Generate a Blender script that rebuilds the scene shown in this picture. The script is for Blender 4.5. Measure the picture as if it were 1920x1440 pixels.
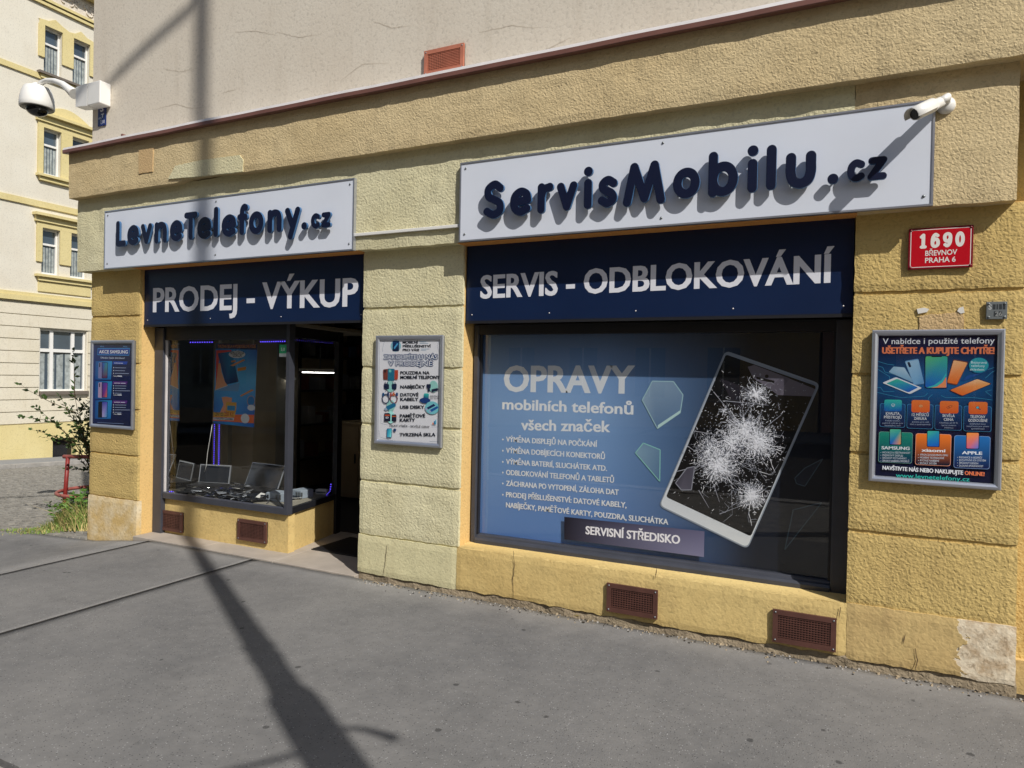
import bpy, math, random, bmesh
import numpy as np
from mathutils import Vector, Matrix, noise
random.seed(7)
R = math.radians
sc = bpy.context.scene
col = sc.collection
for o in list(bpy.data.objects): bpy.data.objects.remove(o)

# ------------------------------------------------------------------ camera
FPX, YAW, PITCH, ROLL, DIST, EYE = 1300.0, R(-25.906), R(-0.644), R(1.137), 4.55, 1.66
_fw = Vector((math.sin(YAW)*math.cos(PITCH), math.cos(YAW)*math.cos(PITCH), math.sin(PITCH)))
_r0 = Vector((math.cos(YAW), -math.sin(YAW), 0)); _u0 = _r0.cross(_fw)
_r = math.cos(ROLL)*_r0 + math.sin(ROLL)*_u0
_u = -math.sin(ROLL)*_r0 + math.cos(ROLL)*_u0
CAM = Vector((0, -DIST, EYE))
cd = bpy.data.cameras.new('camera'); cam = bpy.data.objects.new('camera', cd); col.objects.link(cam)
cd.sensor_width = 36; cd.lens = 36*FPX/1920; cd.clip_end = 600; cd.clip_start = .05
m = Matrix.Identity(4)
for i in range(3):
    m[i][0] = _r[i]; m[i][1] = _u[i]; m[i][2] = -_fw[i]; m[i][3] = CAM[i]
cam.matrix_world = m
sc.camera = cam
# ------------------------------------------------------------------ light
SUN_AZ, SUN_EL = R(58), R(43.5)                       # azimuth from the facade normal, towards +x
to_sun = Vector((math.sin(SUN_AZ)*math.cos(SUN_EL), -math.cos(SUN_AZ)*math.cos(SUN_EL), math.sin(SUN_EL)))
w = bpy.data.worlds.new('World'); sc.world = w; w.use_nodes = True
nt = w.node_tree; bg = nt.nodes['Background']
sky = nt.nodes.new('ShaderNodeTexSky'); sky.sky_type = 'NISHITA'; sky.sun_disc = False
sky.sun_elevation = SUN_EL
sky.sun_rotation = math.atan2(to_sun.x, to_sun.y)
sky.air_density = 1.2; sky.dust_density = 1.2; sky.ozone_density = 1.0
nt.links.new(sky.outputs[0], bg.inputs[0]); bg.inputs[1].default_value = 0.09
sl = bpy.data.lights.new('sun', 'SUN'); sl.energy = 4.5; sl.angle = R(0.46); sl.color = (1, .965, .915)
so = bpy.data.objects.new('sun', sl); col.objects.link(so); so.location = (10, -20, 30)
so.rotation_euler = to_sun.to_track_quat('Z', 'Y').to_euler()
vs = sc.view_settings; vs.view_transform = 'Standard'; vs.look = 'None'; vs.gamma = 1; vs.exposure = 0.0
vs.use_curve_mapping = False
cy = sc.cycles; cy.max_bounces = 6; cy.diffuse_bounces = 3; cy.glossy_bounces = 3; cy.transmission_bounces = 4; cy.transparent_max_bounces = 12; cy.caustics_reflective = False; cy.caustics_refractive = False
sc.render.resolution_x = 1024; sc.render.resolution_y = 768

# ------------------------------------------------------------------ pixel (1920x1440) -> place
def ray(px, py):
    return (px-960)/FPX*_r - (py-720)/FPX*_u + _fw
def P(px, py, Y=0.0):            # on the plane y = Y
    d = ray(px, py); return CAM + d*((Y+DIST)/d.y)
def G(px, py, z=0.0):            # on the level z
    d = ray(px, py); return CAM + d*((z-EYE)/d.z)
def PX(px, py, X):               # on the plane x = X
    d = ray(px, py); return CAM + d*(X/d.x)

def srgb(r, g, b):
    f = lambda c: (c/255/12.92) if c/255 <= .04045 else ((c/255+.055)/1.055)**2.4
    return (f(r), f(g), f(b))

# ------------------------------------------------------------------ materials
def newmat(name):
    m = bpy.data.materials.new(name); m.use_nodes = True
    n = m.node_tree.nodes; return m, n, m.node_tree.links, n['Principled BSDF']
def plain(name, c, rough=.6, metal=0.0, spec=.4, var=.06, vscale=6, bump=0.0, bscale=60, coat=0):
    m, n, l, b = newmat(name)
    b.inputs['Roughness'].default_value = rough; b.inputs['Metallic'].default_value = metal
    b.inputs['Specular IOR Level'].default_value = spec; b.inputs['Coat Weight'].default_value = coat
    g = n.new('ShaderNodeNewGeometry')
    t = n.new('ShaderNodeTexNoise'); t.inputs['Scale'].default_value = vscale; t.inputs['Detail'].default_value = 6
    l.new(g.outputs['Position'], t.inputs['Vector'])
    mr = n.new('ShaderNodeMapRange'); mr.inputs[1].default_value = .3; mr.inputs[2].default_value = .7
    mr.inputs[3].default_value = 1-var; mr.inputs[4].default_value = 1+var
    l.new(t.outputs[0], mr.inputs[0])
    mx = n.new('ShaderNodeVectorMath'); mx.operation = 'SCALE'; mx.inputs[0].default_value = c
    l.new(mr.outputs[0], mx.inputs['Scale']); l.new(mx.outputs[0], b.inputs['Base Color'])
    if bump:
        t2 = n.new('ShaderNodeTexNoise'); t2.inputs['Scale'].default_value = bscale; t2.inputs['Detail'].default_value = 4
        l.new(g.outputs['Position'], t2.inputs['Vector'])
        bp = n.new('ShaderNodeBump'); bp.inputs['Strength'].default_value = 1; bp.inputs['Distance'].default_value = bump
        l.new(t2.outputs[0], bp.inputs['Height']); l.new(bp.outputs[0], b.inputs['Normal'])
    return m
def stucco(name, c, c2, c3, grain=55, depth=.0064, dirt=.35, streak=.25, wscale=1.1, peel=None):
    """rough-cast render: c main colour, c2 weathered colour, c3 grime"""
    m, n, l, b = newmat(name); b.inputs['Roughness'].default_value = .95; b.inputs['Specular IOR Level'].default_value = .12
    g = n.new('ShaderNodeNewGeometry')
    def nz(scale, det=5, rough=.6, vec=None, dist=0):
        t = n.new('ShaderNodeTexNoise'); t.inputs['Scale'].default_value = scale; t.inputs['Detail'].default_value = det
        t.inputs['Roughness'].default_value = rough; t.inputs['Distortion'].default_value = dist
        l.new(vec or g.outputs['Position'], t.inputs['Vector']); return t.outputs[0]
    def mr(x, a, b_, c_, d):
        q = n.new('ShaderNodeMapRange'); q.inputs[1].default_value = a; q.inputs[2].default_value = b_
        q.inputs[3].default_value = c_; q.inputs[4].default_value = d; l.new(x, q.inputs[0]); return q.outputs[0]
    def mix(f, a, b_):
        q = n.new('ShaderNodeMix'); q.data_type = 'RGBA'; l.new(f, q.inputs[0])
        for s, v in ((6, a), (7, b_)):
            if isinstance(v, tuple): q.inputs[s].default_value = (*v, 1)
            else: l.new(v, q.inputs[s])
        return q.outputs[2]
    x = mix(mr(nz(wscale), .38, .68, 0, .75), c, c2)
    mp = n.new('ShaderNodeMapping'); mp.inputs['Scale'].default_value = (7, 7, .8); l.new(g.outputs['Position'], mp.inputs[0])
    x = mix(mr(nz(1.0, 4, .65, mp.outputs[0]), .55, .8, 0, streak), x, c3)
    x = mix(mr(nz(2.6, 5, .7), .58, .74, 0, dirt), x, c3)
    h1 = nz(grain, 2, .55, None, .6)
    x = mix(mr(h1, .30, .48, .34, 0), x, tuple(k*.5 for k in c))
    if peel is not None:      # paint gone beyond x = peel, with a ragged edge
        sx = n.new('ShaderNodeSeparateXYZ'); l.new(g.outputs['Position'], sx.inputs[0])
        q = n.new('ShaderNodeMath'); q.operation = 'MULTIPLY_ADD'; l.new(nz(7, 4, .6, None, .4), q.inputs[0]); q.inputs[1].default_value = .55; l.new(sx.outputs[0], q.inputs[2])
        bare = mix(mr(nz(9, 5, .7), .42, .68, 0, 1), srgb(228, 214, 188), srgb(176, 148, 112)); bare = mix(mr(nz(22, 4, .7), .56, .66, 0, .6), bare, srgb(140, 118, 92))
        pm_ = mr(q.outputs[0], peel+.275, peel+.283, 0, 1); x = mix(pm_, x, bare)
    l.new(x, b.inputs['Base Color'])
    v = n.new('ShaderNodeTexVoronoi'); v.inputs['Scale'].default_value = grain*1.1; v.feature = 'SMOOTH_F1'
    nd = n.new('ShaderNodeVectorMath'); nd.operation = 'MULTIPLY_ADD'
    t3 = n.new('ShaderNodeTexNoise'); t3.inputs['Scale'].default_value = grain*.8; l.new(g.outputs['Position'], t3.inputs['Vector'])
    l.new(t3.outputs['Color'], nd.inputs[0]); nd.inputs[1].default_value = (.02, .02, .02); l.new(g.outputs['Position'], nd.inputs[2])
    l.new(nd.outputs[0], v.inputs['Vector'])
    ad = n.new('ShaderNodeMath'); ad.operation = 'MULTIPLY_ADD'; l.new(v.outputs['Distance'], ad.inputs[0]); ad.inputs[1].default_value = -.55
    l.new(h1, ad.inputs[2])
    bp = n.new('ShaderNodeBump'); bp.inputs['Strength'].default_value = 1; bp.inputs['Distance'].default_value = depth
    l.new(ad.outputs[0], bp.inputs['Height'])
    if peel is not None:
        bq = n.new('ShaderNodeBump'); bq.inputs['Distance'].default_value = .004; bq.invert = True; l.new(pm_, bq.inputs['Height']); l.new(bq.outputs[0], bp.inputs['Normal'])
    l.new(bp.outputs[0], b.inputs['Normal'])
    return m
def glass(name, tint=(1, 1, 1), refl=1.0):
    m = bpy.data.materials.new(name); m.use_nodes = True; n = m.node_tree.nodes; l = m.node_tree.links
    n.remove(n['Principled BSDF']); out = n['Material Output']
    tr = n.new('ShaderNodeBsdfTransparent'); tr.inputs[0].default_value = (*tint, 1)
    gl = n.new('ShaderNodeBsdfGlossy'); gl.inputs['Roughness'].default_value = .01
    lw = n.new('ShaderNodeLayerWeight'); lw.inputs[0].default_value = .5
    pw = n.new('ShaderNodeMath'); pw.operation = 'POWER'; pw.inputs[1].default_value = 5; l.new(lw.outputs['Facing'], pw.inputs[0])
    mu = n.new('ShaderNodeMath'); mu.operation = 'MULTIPLY_ADD'; mu.inputs[1].default_value = .96*refl; mu.inputs[2].default_value = .04*refl
    mx = n.new('ShaderNodeMixShader'); l.new(pw.outputs[0], mu.inputs[0]); l.new(mu.outputs[0], mx.inputs[0])
    l.new(tr.outputs[0], mx.inputs[1]); l.new(gl.outputs[0], mx.inputs[2]); l.new(mx.outputs[0], out.inputs[0])
    return m
def emit(name, c, s):
    m, n, l, b = newmat(name); b.inputs['Base Color'].default_value = (*c, 1)
    b.inputs['Emission Color'].default_value = (*c, 1); b.inputs['Emission Strength'].default_value = s; return m
def printmat(name, rough=.35, spec=.4):
    m, n, l, b = newmat(name); b.inputs['Roughness'].default_value = rough; b.inputs['Specular IOR Level'].default_value = spec
    a = n.new('ShaderNodeVertexColor'); a.layer_name = 'Col'; l.new(a.outputs[0], b.inputs['Base Color']); return m

MUST = srgb(208, 182, 118); MUST2 = srgb(194, 166, 108); GRIME = srgb(132, 112, 80)
PALE = srgb(219, 212, 176); PALE2 = srgb(212, 203, 162)
M = {}
M['mustard'] = stucco('mustard render', MUST, MUST2, GRIME)
M['mustard_fine'] = stucco('mustard fine render', srgb(212, 184, 116), srgb(202, 172, 108), GRIME, grain=75, depth=.004)
M['tan'] = stucco('tan render', srgb(214, 194, 152), srgb(206, 183, 138), GRIME, grain=70, depth=.005, dirt=.3)
M['pale'] = stucco('pale yellow render', PALE, PALE2, srgb(150, 132, 84), grain=58, depth=.005, dirt=.26, streak=.15)
M['pale_fine'] = stucco('pale yellow smooth render', srgb(214, 206, 164), PALE2, srgb(150, 132, 98), grain=60, depth=.0025, dirt=.3)
M['plinth'] = stucco('smooth mustard plinth', srgb(216, 190, 128), srgb(206, 176, 114), srgb(150, 124, 86), grain=45, depth=.0025, dirt=.3)
M['plinth_old'] = stucco('weathered plinth', srgb(206, 180, 124), srgb(186, 154, 104), srgb(138, 114, 86), grain=45, depth=.003, dirt=.5)
M['plinth_peel'] = stucco('peeling plinth', srgb(206, 180, 124), srgb(186, 154, 104), srgb(138, 114, 86), grain=45, depth=.003, dirt=.5, peel=.60)
M['plinth_pale'] = stucco('plinth with pale efflorescence', srgb(208, 178, 120), srgb(232, 220, 192), srgb(178, 140, 88), grain=45, depth=.003, dirt=.6, streak=.3, wscale=5.0)
M['reveal'] = stucco('orange yellow reveal plaster', srgb(228, 192, 128), srgb(222, 182, 116), srgb(180, 144, 98), grain=60, depth=.003, dirt=.2)
M['soffit'] = stucco('orange soffit plaster', srgb(226, 160, 92), srgb(210, 150, 90), srgb(130, 90, 60), grain=60, depth=.003)
M['upper'] = stucco('beige upper render', srgb(220, 211, 195), srgb(212, 201, 184), srgb(176, 163, 144), grain=40, depth=.0012, dirt=.3, streak=.3)
M['bare'] = stucco('bare plaster', srgb(226, 212, 184), srgb(206, 180, 138), srgb(150, 122, 90), grain=40, depth=.003, dirt=.8, wscale=4)
M['footing'] = stucco('footing concrete', srgb(172, 156, 130), srgb(150, 134, 112), srgb(104, 92, 78), grain=50, depth=.006, dirt=.6)
M['flash'] = plain('brown metal flashing', srgb(120, 82, 72), .45, 0, .5, .15, 5)
M['zinc_and_glint'] = plain('pale metal and edge highlight', srgb(222, 216, 212), .4, .2, .5, .1)
M['frame'] = plain('dark grey painted frame', srgb(62, 64, 72), .4, 0, .5, .1, 8)
M['frame_dark'] = plain('black painted frame', srgb(34, 34, 38), .45, 0, .4, .1, 8)
M['glass'] = glass('window glass', (.98, .988, .985), .95)
M['glassclear'] = glass('clear cover sheet', (.97, .97, .97), .8)
M['white_board'] = plain('white sign board', srgb(220, 225, 235), .32, 0, .4, .025, 2.5)
M['alu'] = plain('aluminium profile', srgb(190, 194, 204), .32, .75, .5, .06)
M['navy'] = plain('navy panel', srgb(15, 34, 68), .35, 0, .45, .08, 2)
M['letter'] = plain('navy letter face', srgb(15, 23, 50), .4, 0, .4, .05)
M['letter_side'] = plain('blue letter side', srgb(66, 104, 144), .5, 0, .4, .06)
M['white_print'] = plain('white lettering', srgb(226, 226, 232), .4, 0, .4, .02)
M['print'] = printmat('poster print', .4, .4)
M['print_matt'] = printmat('window film print', .5, .25)
M['plate'] = printmat('enamel print', .22, .6)
M['brown'] = plain('brown vent metal', srgb(92, 60, 52), .55, .1, .4, .15, 12)
M['terracotta'] = plain('terracotta vent', srgb(186, 116, 92), .6, 0, .4, .12, 12)
M['black'] = plain('black', (.012, .012, .013), .5)
M['rubber'] = plain('black plastic', (.02, .02, .022), .35, 0, .5)
M['white'] = plain('white plastic', srgb(232, 230, 224), .35, 0, .5, .03)
M['camdark'] = plain('dark lens', (.01, .01, .012), .08, 0, .7, 0)
M['steel'] = plain('galvanised steel', srgb(130, 134, 136), .45, .6)
M['red'] = plain('red painted tube', srgb(128, 42, 38), .45, 0, .4, .2, 14)
M['redworn'] = plain('worn red tube', srgb(150, 84, 76), .55, 0, .4, .25, 18)
M['slab'] = plain('pale stone threshold', srgb(168, 158, 146), .6, 0, .3, .12, 5, .001, 90)
M['silver'] = plain('silver laptop', srgb(186, 190, 196), .35, .6)
M['pc'] = plain('grey computer case', srgb(156, 166, 176), .5, 0, .4, .05)
M['screen'] = plain('dark screen', srgb(26, 32, 42), .12, 0, .6, .05)
M['inwall'] = plain('shop inner wall', srgb(150, 144, 130), .8, 0, .2, .08)
M['infloor'] = plain('shop floor', srgb(60, 58, 56), .5, 0, .3, .1)
M['wood'] = plain('pale cabinet', srgb(176, 160, 132), .6, 0, .3, .06)
M['led'] = emit('violet blue led', (.12, .07, 1.0), 1.7)
M['tube'] = emit('fluorescent tube', (1, .97, .9), 6)
M['mirror'] = plain('mirror', (.9, .91, .91), .03, 1.0, .5, 0)

# ------------------------------------------------------------------ mesh builder
class MB:
    def __init__(s): s.v = []; s.f = []; s.m = []; s.sm = []
    def add(s, vs, fs, mi=0, smooth=False):
        k = len(s.v); s.v += [tuple(v) for v in vs]
        for f in fs: s.f.append(tuple(k+i for i in f)); s.m.append(mi); s.sm.append(smooth)
        return s
    def box(s, x0, x1, y0, y1, z0, z1, mi=0, bev=0):
        if bev:
            b = bev
            bm = bmesh.new(); bmesh.ops.create_cube(bm, size=1)
            for v in bm.verts: v.co = Vector((x0+(v.co.x+.5)*(x1-x0), y0+(v.co.y+.5)*(y1-y0), z0+(v.co.z+.5)*(z1-z0)))
            bmesh.ops.bevel(bm, geom=bm.edges[:], offset=b, segments=2, affect='EDGES', profile=.5)
            bm.verts.index_update()
            s.add([v.co for v in bm.verts], [[v.index for v in f.verts] for f in bm.faces], mi); bm.free(); return s
        vs = [(x, y, z) for x in (x0, x1) for y in (y0, y1) for z in (z0, z1)]
        return s.add(vs, [(0, 1, 3, 2), (4, 6, 7, 5), (0, 4, 5, 1), (2, 3, 7, 6), (0, 2, 6, 4), (1, 5, 7, 3)], mi)
    def obox(s, c, ax, ay, az, mi=0):       # box from a centre and three half axes
        c, ax, ay, az = map(Vector, (c, ax, ay, az))
        vs = [c+i*ax+j*ay+k*az for i in (-1, 1) for j in (-1, 1) for k in (-1, 1)]
        return s.add(vs, [(0, 1, 3, 2), (4, 6, 7, 5), (0, 4, 5, 1), (2, 3, 7, 6), (0, 2, 6, 4), (1, 5, 7, 3)], mi)
    def tube(s, pts, r, n=10, mi=0, cap=True):
        pts = [Vector(p) for p in pts]; rr = r if isinstance(r, (list, tuple)) else [r]*len(pts)
        k = len(s.v); prev = None
        for i, p in enumerate(pts):
            t = (pts[min(i+1, len(pts)-1)]-pts[max(i-1, 0)]).normalized()
            if prev is None:
                a = t.cross(Vector((0, 0, 1)));
                if a.length < .01: a = t.cross(Vector((1, 0, 0)))
            else: a = prev - t*prev.dot(t)
            a.normalize(); prev = a; b = t.cross(a)
            for j in range(n):
                q = 2*math.pi*j/n; s.v.append(tuple(p + rr[i]*(math.cos(q)*a+math.sin(q)*b)))
        for i in range(len(pts)-1):
            for j in range(n):
                s.f.append((k+i*n+j, k+i*n+(j+1) % n, k+(i+1)*n+(j+1) % n, k+(i+1)*n+j)); s.m.append(mi); s.sm.append(True)
        if cap:
            s.f.append(tuple(k+j for j in reversed(range(n)))); s.m.append(mi); s.sm.append(False)
            e = k+(len(pts)-1)*n; s.f.append(tuple(e+j for j in range(n))); s.m.append(mi); s.sm.append(False)
        return s
    def lathe(s, prof, c=(0, 0, 0), n=20, mi=0):   # profile [(r, z)]
        k = len(s.v)
        for r, z in prof:
            for j in range(n):
                q = 2*math.pi*j/n; s.v.append((c[0]+r*math.cos(q), c[1]+r*math.sin(q), c[2]+z))
        for i in range(len(prof)-1):
            for j in range(n):
                s.f.append((k+i*n+j, k+i*n+(j+1) % n, k+(i+1)*n+(j+1) % n, k+(i+1)*n+j)); s.m.append(mi); s.sm.append(True)
        return s
    def prism(s, pts, y0, y1, mi=0):               # polygon in x,z extruded along y
        n = len(pts)
        vs = [(x, y0, z) for x, z in pts]+[(x, y1, z) for x, z in pts]
        return s.add(vs, [tuple(range(n)), tuple(reversed(range(n, 2*n)))]+[(i, n+i, n+(i+1) % n, (i+1) % n) for i in range(n)], mi)
    def prismx(s, pts, x0, x1, mi=0):              # polygon in y,z extruded along x
        n = len(pts)
        vs = [(x0, y, z) for y, z in pts]+[(x1, y, z) for y, z in pts]
        return s.add(vs, [tuple(range(n)), tuple(reversed(range(n, 2*n)))]+[(i, n+i, n+(i+1) % n, (i+1) % n) for i in range(n)], mi)
    def xform(s, mat): s.v = [tuple(mat @ Vector(v)) for v in s.v]; return s
    def mesh(s, name, mats):
        me = bpy.data.meshes.new(name); me.from_pydata(s.v, [], s.f)
        for mt in (mats if isinstance(mats, (list, tuple)) else [mats]): me.materials.append(M[mt] if isinstance(mt, str) else mt)
        me.polygons.foreach_set('material_index', s.m); me.polygons.foreach_set('use_smooth', s.sm)
        bm = bmesh.new(); bm.from_mesh(me); bmesh.ops.recalc_face_normals(bm, faces=bm.faces[:]); bm.to_mesh(me); bm.free()
        return me
    def build(s, name, mats, parent=None):
        return link(name, s.mesh(name, mats), parent)
def link(name, me, parent=None):
    o = bpy.data.objects.new(name, me); col.objects.link(o)
    if parent:
        o.parent = parent; o.matrix_parent_inverse = Matrix.Translation(parent.location).inverted() if False else Matrix.Identity(4)
    return o
def thing(name, label, cat, group=None):
    o = bpy.data.objects.new(name, None); col.objects.link(o); o.empty_display_size = .1
    o['label'] = label; o['category'] = cat
    if group: o['group'] = group
    return o
def tag(o, label, cat, group=None):
    o['label'] = label; o['category'] = cat
    if group: o['group'] = group
    return o
def struct(o): o['kind'] = 'structure'; return o
def setbase(root, x, y, z):      # put the Empty at the thing's base without moving the parts
    root.location = (x, y, z); inv = Matrix.Translation((-x, -y, -z))
    for c in root.children: c.matrix_parent_inverse = inv
def box(name, mats, parent, *a, bev=0): return MB().box(*a, bev=bev).build(name, mats, parent)
def fnoise(x, y, z): return noise.noise(Vector((x, y, z)))

def rough_block(name, mat, parent, x0, x1, y0, y1, z0, z1, step=.04, amp=.004, edge=.006, seed=0.0, bottom_jag=0.0):
    """render-covered block: front face (at y0) and rim uneven"""
    nx = max(2, int((x1-x0)/step)); nz = max(2, int((z1-z0)/step)); vs = []; fs = []
    for j in range(nz+1):
        for i in range(nx+1):
            x = x0+(x1-x0)*i/nx; z = z0+(z1-z0)*j/nz
            y = y0+amp*(fnoise(x*6+seed, z*6, 1.3)+.6*fnoise(x*19+seed, z*19, 4.1))
            if i in (0, nx): x += edge*.7*fnoise(z*23, seed, x0*3) ; y += edge*.7
            if j in (0, nz): z += edge*fnoise(x*21, seed+z0*5, 2.2) ; y += edge*.7
            if j == 0 and bottom_jag: z += bottom_jag*(.5+fnoise(x*5, seed, 7.7)+.7*fnoise(x*17, seed, 3.3))
            vs.append((x, y, z))
    for j in range(nz):
        for i in range(nx):
            a = j*(nx+1)+i; fs.append((a, a+1, a+nx+2, a+nx+1))
    rim = [i for i in range(nx+1)]+[(j+1)*(nx+1)+nx for j in range(nz)]+[nz*(nx+1)+i for i in reversed(range(nx))]+[j*(nx+1) for j in reversed(range(1, nz))]
    k = len(vs); vs += [(vs[i][0], y1, vs[i][2]) for i in rim]; n = len(rim)
    fs += [(rim[i], k+i, k+(i+1) % n, rim[(i+1) % n]) for i in range(n)]
    mb = MB().add(vs, fs, 0, False)
    return mb.build(name, mat, parent)

# ------------------------------------------------------------------ lettering
_cap = None
def text_mesh(s, bold=.02):
    c = bpy.data.curves.new('t', 'FONT'); c.body = s; c.size = 1; c.offset = bold; c.resolution_u = 3
    o = bpy.data.objects.new('t', c); me = o.to_mesh()
    vs = np.array([v.co[:] for v in me.vertices]).reshape(-1, 3); fs = [tuple(p.vertices) for p in me.polygons]
    o.to_mesh_clear(); bpy.data.objects.remove(o); bpy.data.curves.remove(c)
    return vs, fs
CAPH = float(text_mesh('H', 0)[0][:, 1].max())
class Print:
    """flat print laid out in (x, z); later layers lie a hair in front"""
    def __init__(s, y, d=.00007): s.y = y; s.d = d; s.n = 0; s.v = []; s.f = []; s.c = []
    def _y(s): s.n += 1; return s.y - s.n*s.d
    def poly(s, pts, c, cs=None):
        y = s._y(); k = len(s.v); s.v += [(p[0], y, p[1]) for p in pts]
        s.f.append(tuple(range(k, k+len(pts)))); s.c += (cs or [c]*len(pts)); return s
    def grid(s, fn, cf, nu, nv):
        y = s._y(); k = len(s.v); cc = []
        for j in range(nv+1):
            for i in range(nu+1):
                p = fn(i/nu, j/nv); s.v.append((p[0], y, p[1])); cc.append(cf(i/nu, j/nv))
        for j in range(nv):
            for i in range(nu):
                q = (j*(nu+1)+i, j*(nu+1)+i+1, (j+1)*(nu+1)+i+1, (j+1)*(nu+1)+i)
                s.f.append(tuple(k+a for a in q)); s.c += [cc[a] for a in q]
        return s
    def rpoly(s, pts, c, r=.2, n=4, cs=None):   # polygon with rounded corners (r = share of the edge)
        out = []; cols = []; m = len(pts)
        for i in range(m):
            a, b, d = Vector(pts[i-1]), Vector(pts[i]), Vector(pts[(i+1) % m])
            rr = min((a-b).length, (d-b).length)*r
            p0 = b+(a-b).normalized()*rr; p1 = b+(d-b).normalized()*rr
            for k in range(n+1):
                t = k/n; q = (1-t)**2*p0+2*t*(1-t)*b+t*t*p1; out.append((q.x, q.y)); cols.append((cs or [c]*m)[i])
        return s.poly(out, c, cols)
    def ell(s, cx, cz, rx, rz, c, n=20): return s.poly([(cx+rx*math.cos(2*math.pi*i/n), cz+rz*math.sin(2*math.pi*i/n)) for i in range(n)], c)
    def lines(s, segs, wd, c):
        y = s._y(); s.n += int(len(segs)*2e-6/s.d)+1
        for i_, (a, b) in enumerate(segs):
            y -= 2e-6
            dx, dz = b[0]-a[0], b[1]-a[1]; L = math.hypot(dx, dz) or 1; ox, oz = -dz/L*wd/2, dx/L*wd/2
            k = len(s.v); s.v += [(a[0]+ox, y, a[1]+oz), (b[0]+ox*.4, y, b[1]+oz*.4), (b[0]-ox*.4, y, b[1]-oz*.4), (a[0]-ox, y, a[1]-oz)]
            s.f.append((k, k+1, k+2, k+3)); s.c += [c]*4
        return s
    def path(s, pts, wd, c): return s.lines2([(pts[i], pts[i+1]) for i in range(len(pts)-1)], wd, c)
    def lines2(s, segs, wd, c):
        y = s._y()
        for a, b in segs:
            dx, dz = b[0]-a[0], b[1]-a[1]; L = math.hypot(dx, dz) or 1; ox, oz = -dz/L*wd/2, dx/L*wd/2
            k = len(s.v); s.v += [(a[0]+ox, y, a[1]+oz), (b[0]+ox, y, b[1]+oz), (b[0]-ox, y, b[1]-oz), (a[0]-ox, y, a[1]-oz)]
            s.f.append((k, k+1, k+2, k+3)); s.c += [c]*4
        return s
    def text(s, t, x0, x1, z0, cap, c, bold=.02, skew=0.0, strike=0, rise=0.0):
        """one line: ink from x0 to x1, baseline z0, capitals cap high"""
        vs, fs = text_mesh(t, bold)
        a, b = vs[:, 0].min(), vs[:, 0].max(); sx = (x1-x0)/(b-a); sz = cap/CAPH
        for q in ((0,) if not strike else (-1, 0, 1)):
            y = s._y(); k = len(s.v)
            for v in vs:
                u = (v[0]-a)*sx; s.v.append((x0+u+v[1]*sz*skew+q*strike, y, z0+v[1]*sz+rise*u/(x1-x0)))
            for f in fs: s.f.append(tuple(k+i for i in f)); s.c += [c]*len(f)
        return s
    def ptext(s, t, L, Rr, cap_px, c, bold=.02, pf=None, **kw):
        """line given by pixel of baseline start, baseline end, capital height in pixels at the start"""
        a = pf(*L); b = pf(*Rr); h = pf(L[0], L[1]-cap_px)
        return s.text(t, a[0], b[0], a[1], h[1]-a[1], c, bold, rise=b[1]-a[1], **kw)
    def build(s, name, mat, parent):
        me = bpy.data.meshes.new(name); me.from_pydata(s.v, [], s.f)
        ca = me.color_attributes.new('Col', 'FLOAT_COLOR', 'CORNER')
        arr = np.ones((len(s.c), 4), 'f'); arr[:, :3] = np.array(s.c, 'f').reshape(-1, 3); ca.data.foreach_set('color', arr.ravel())
        me.materials.append(M[mat])
        return link(name, me, parent)

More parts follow.
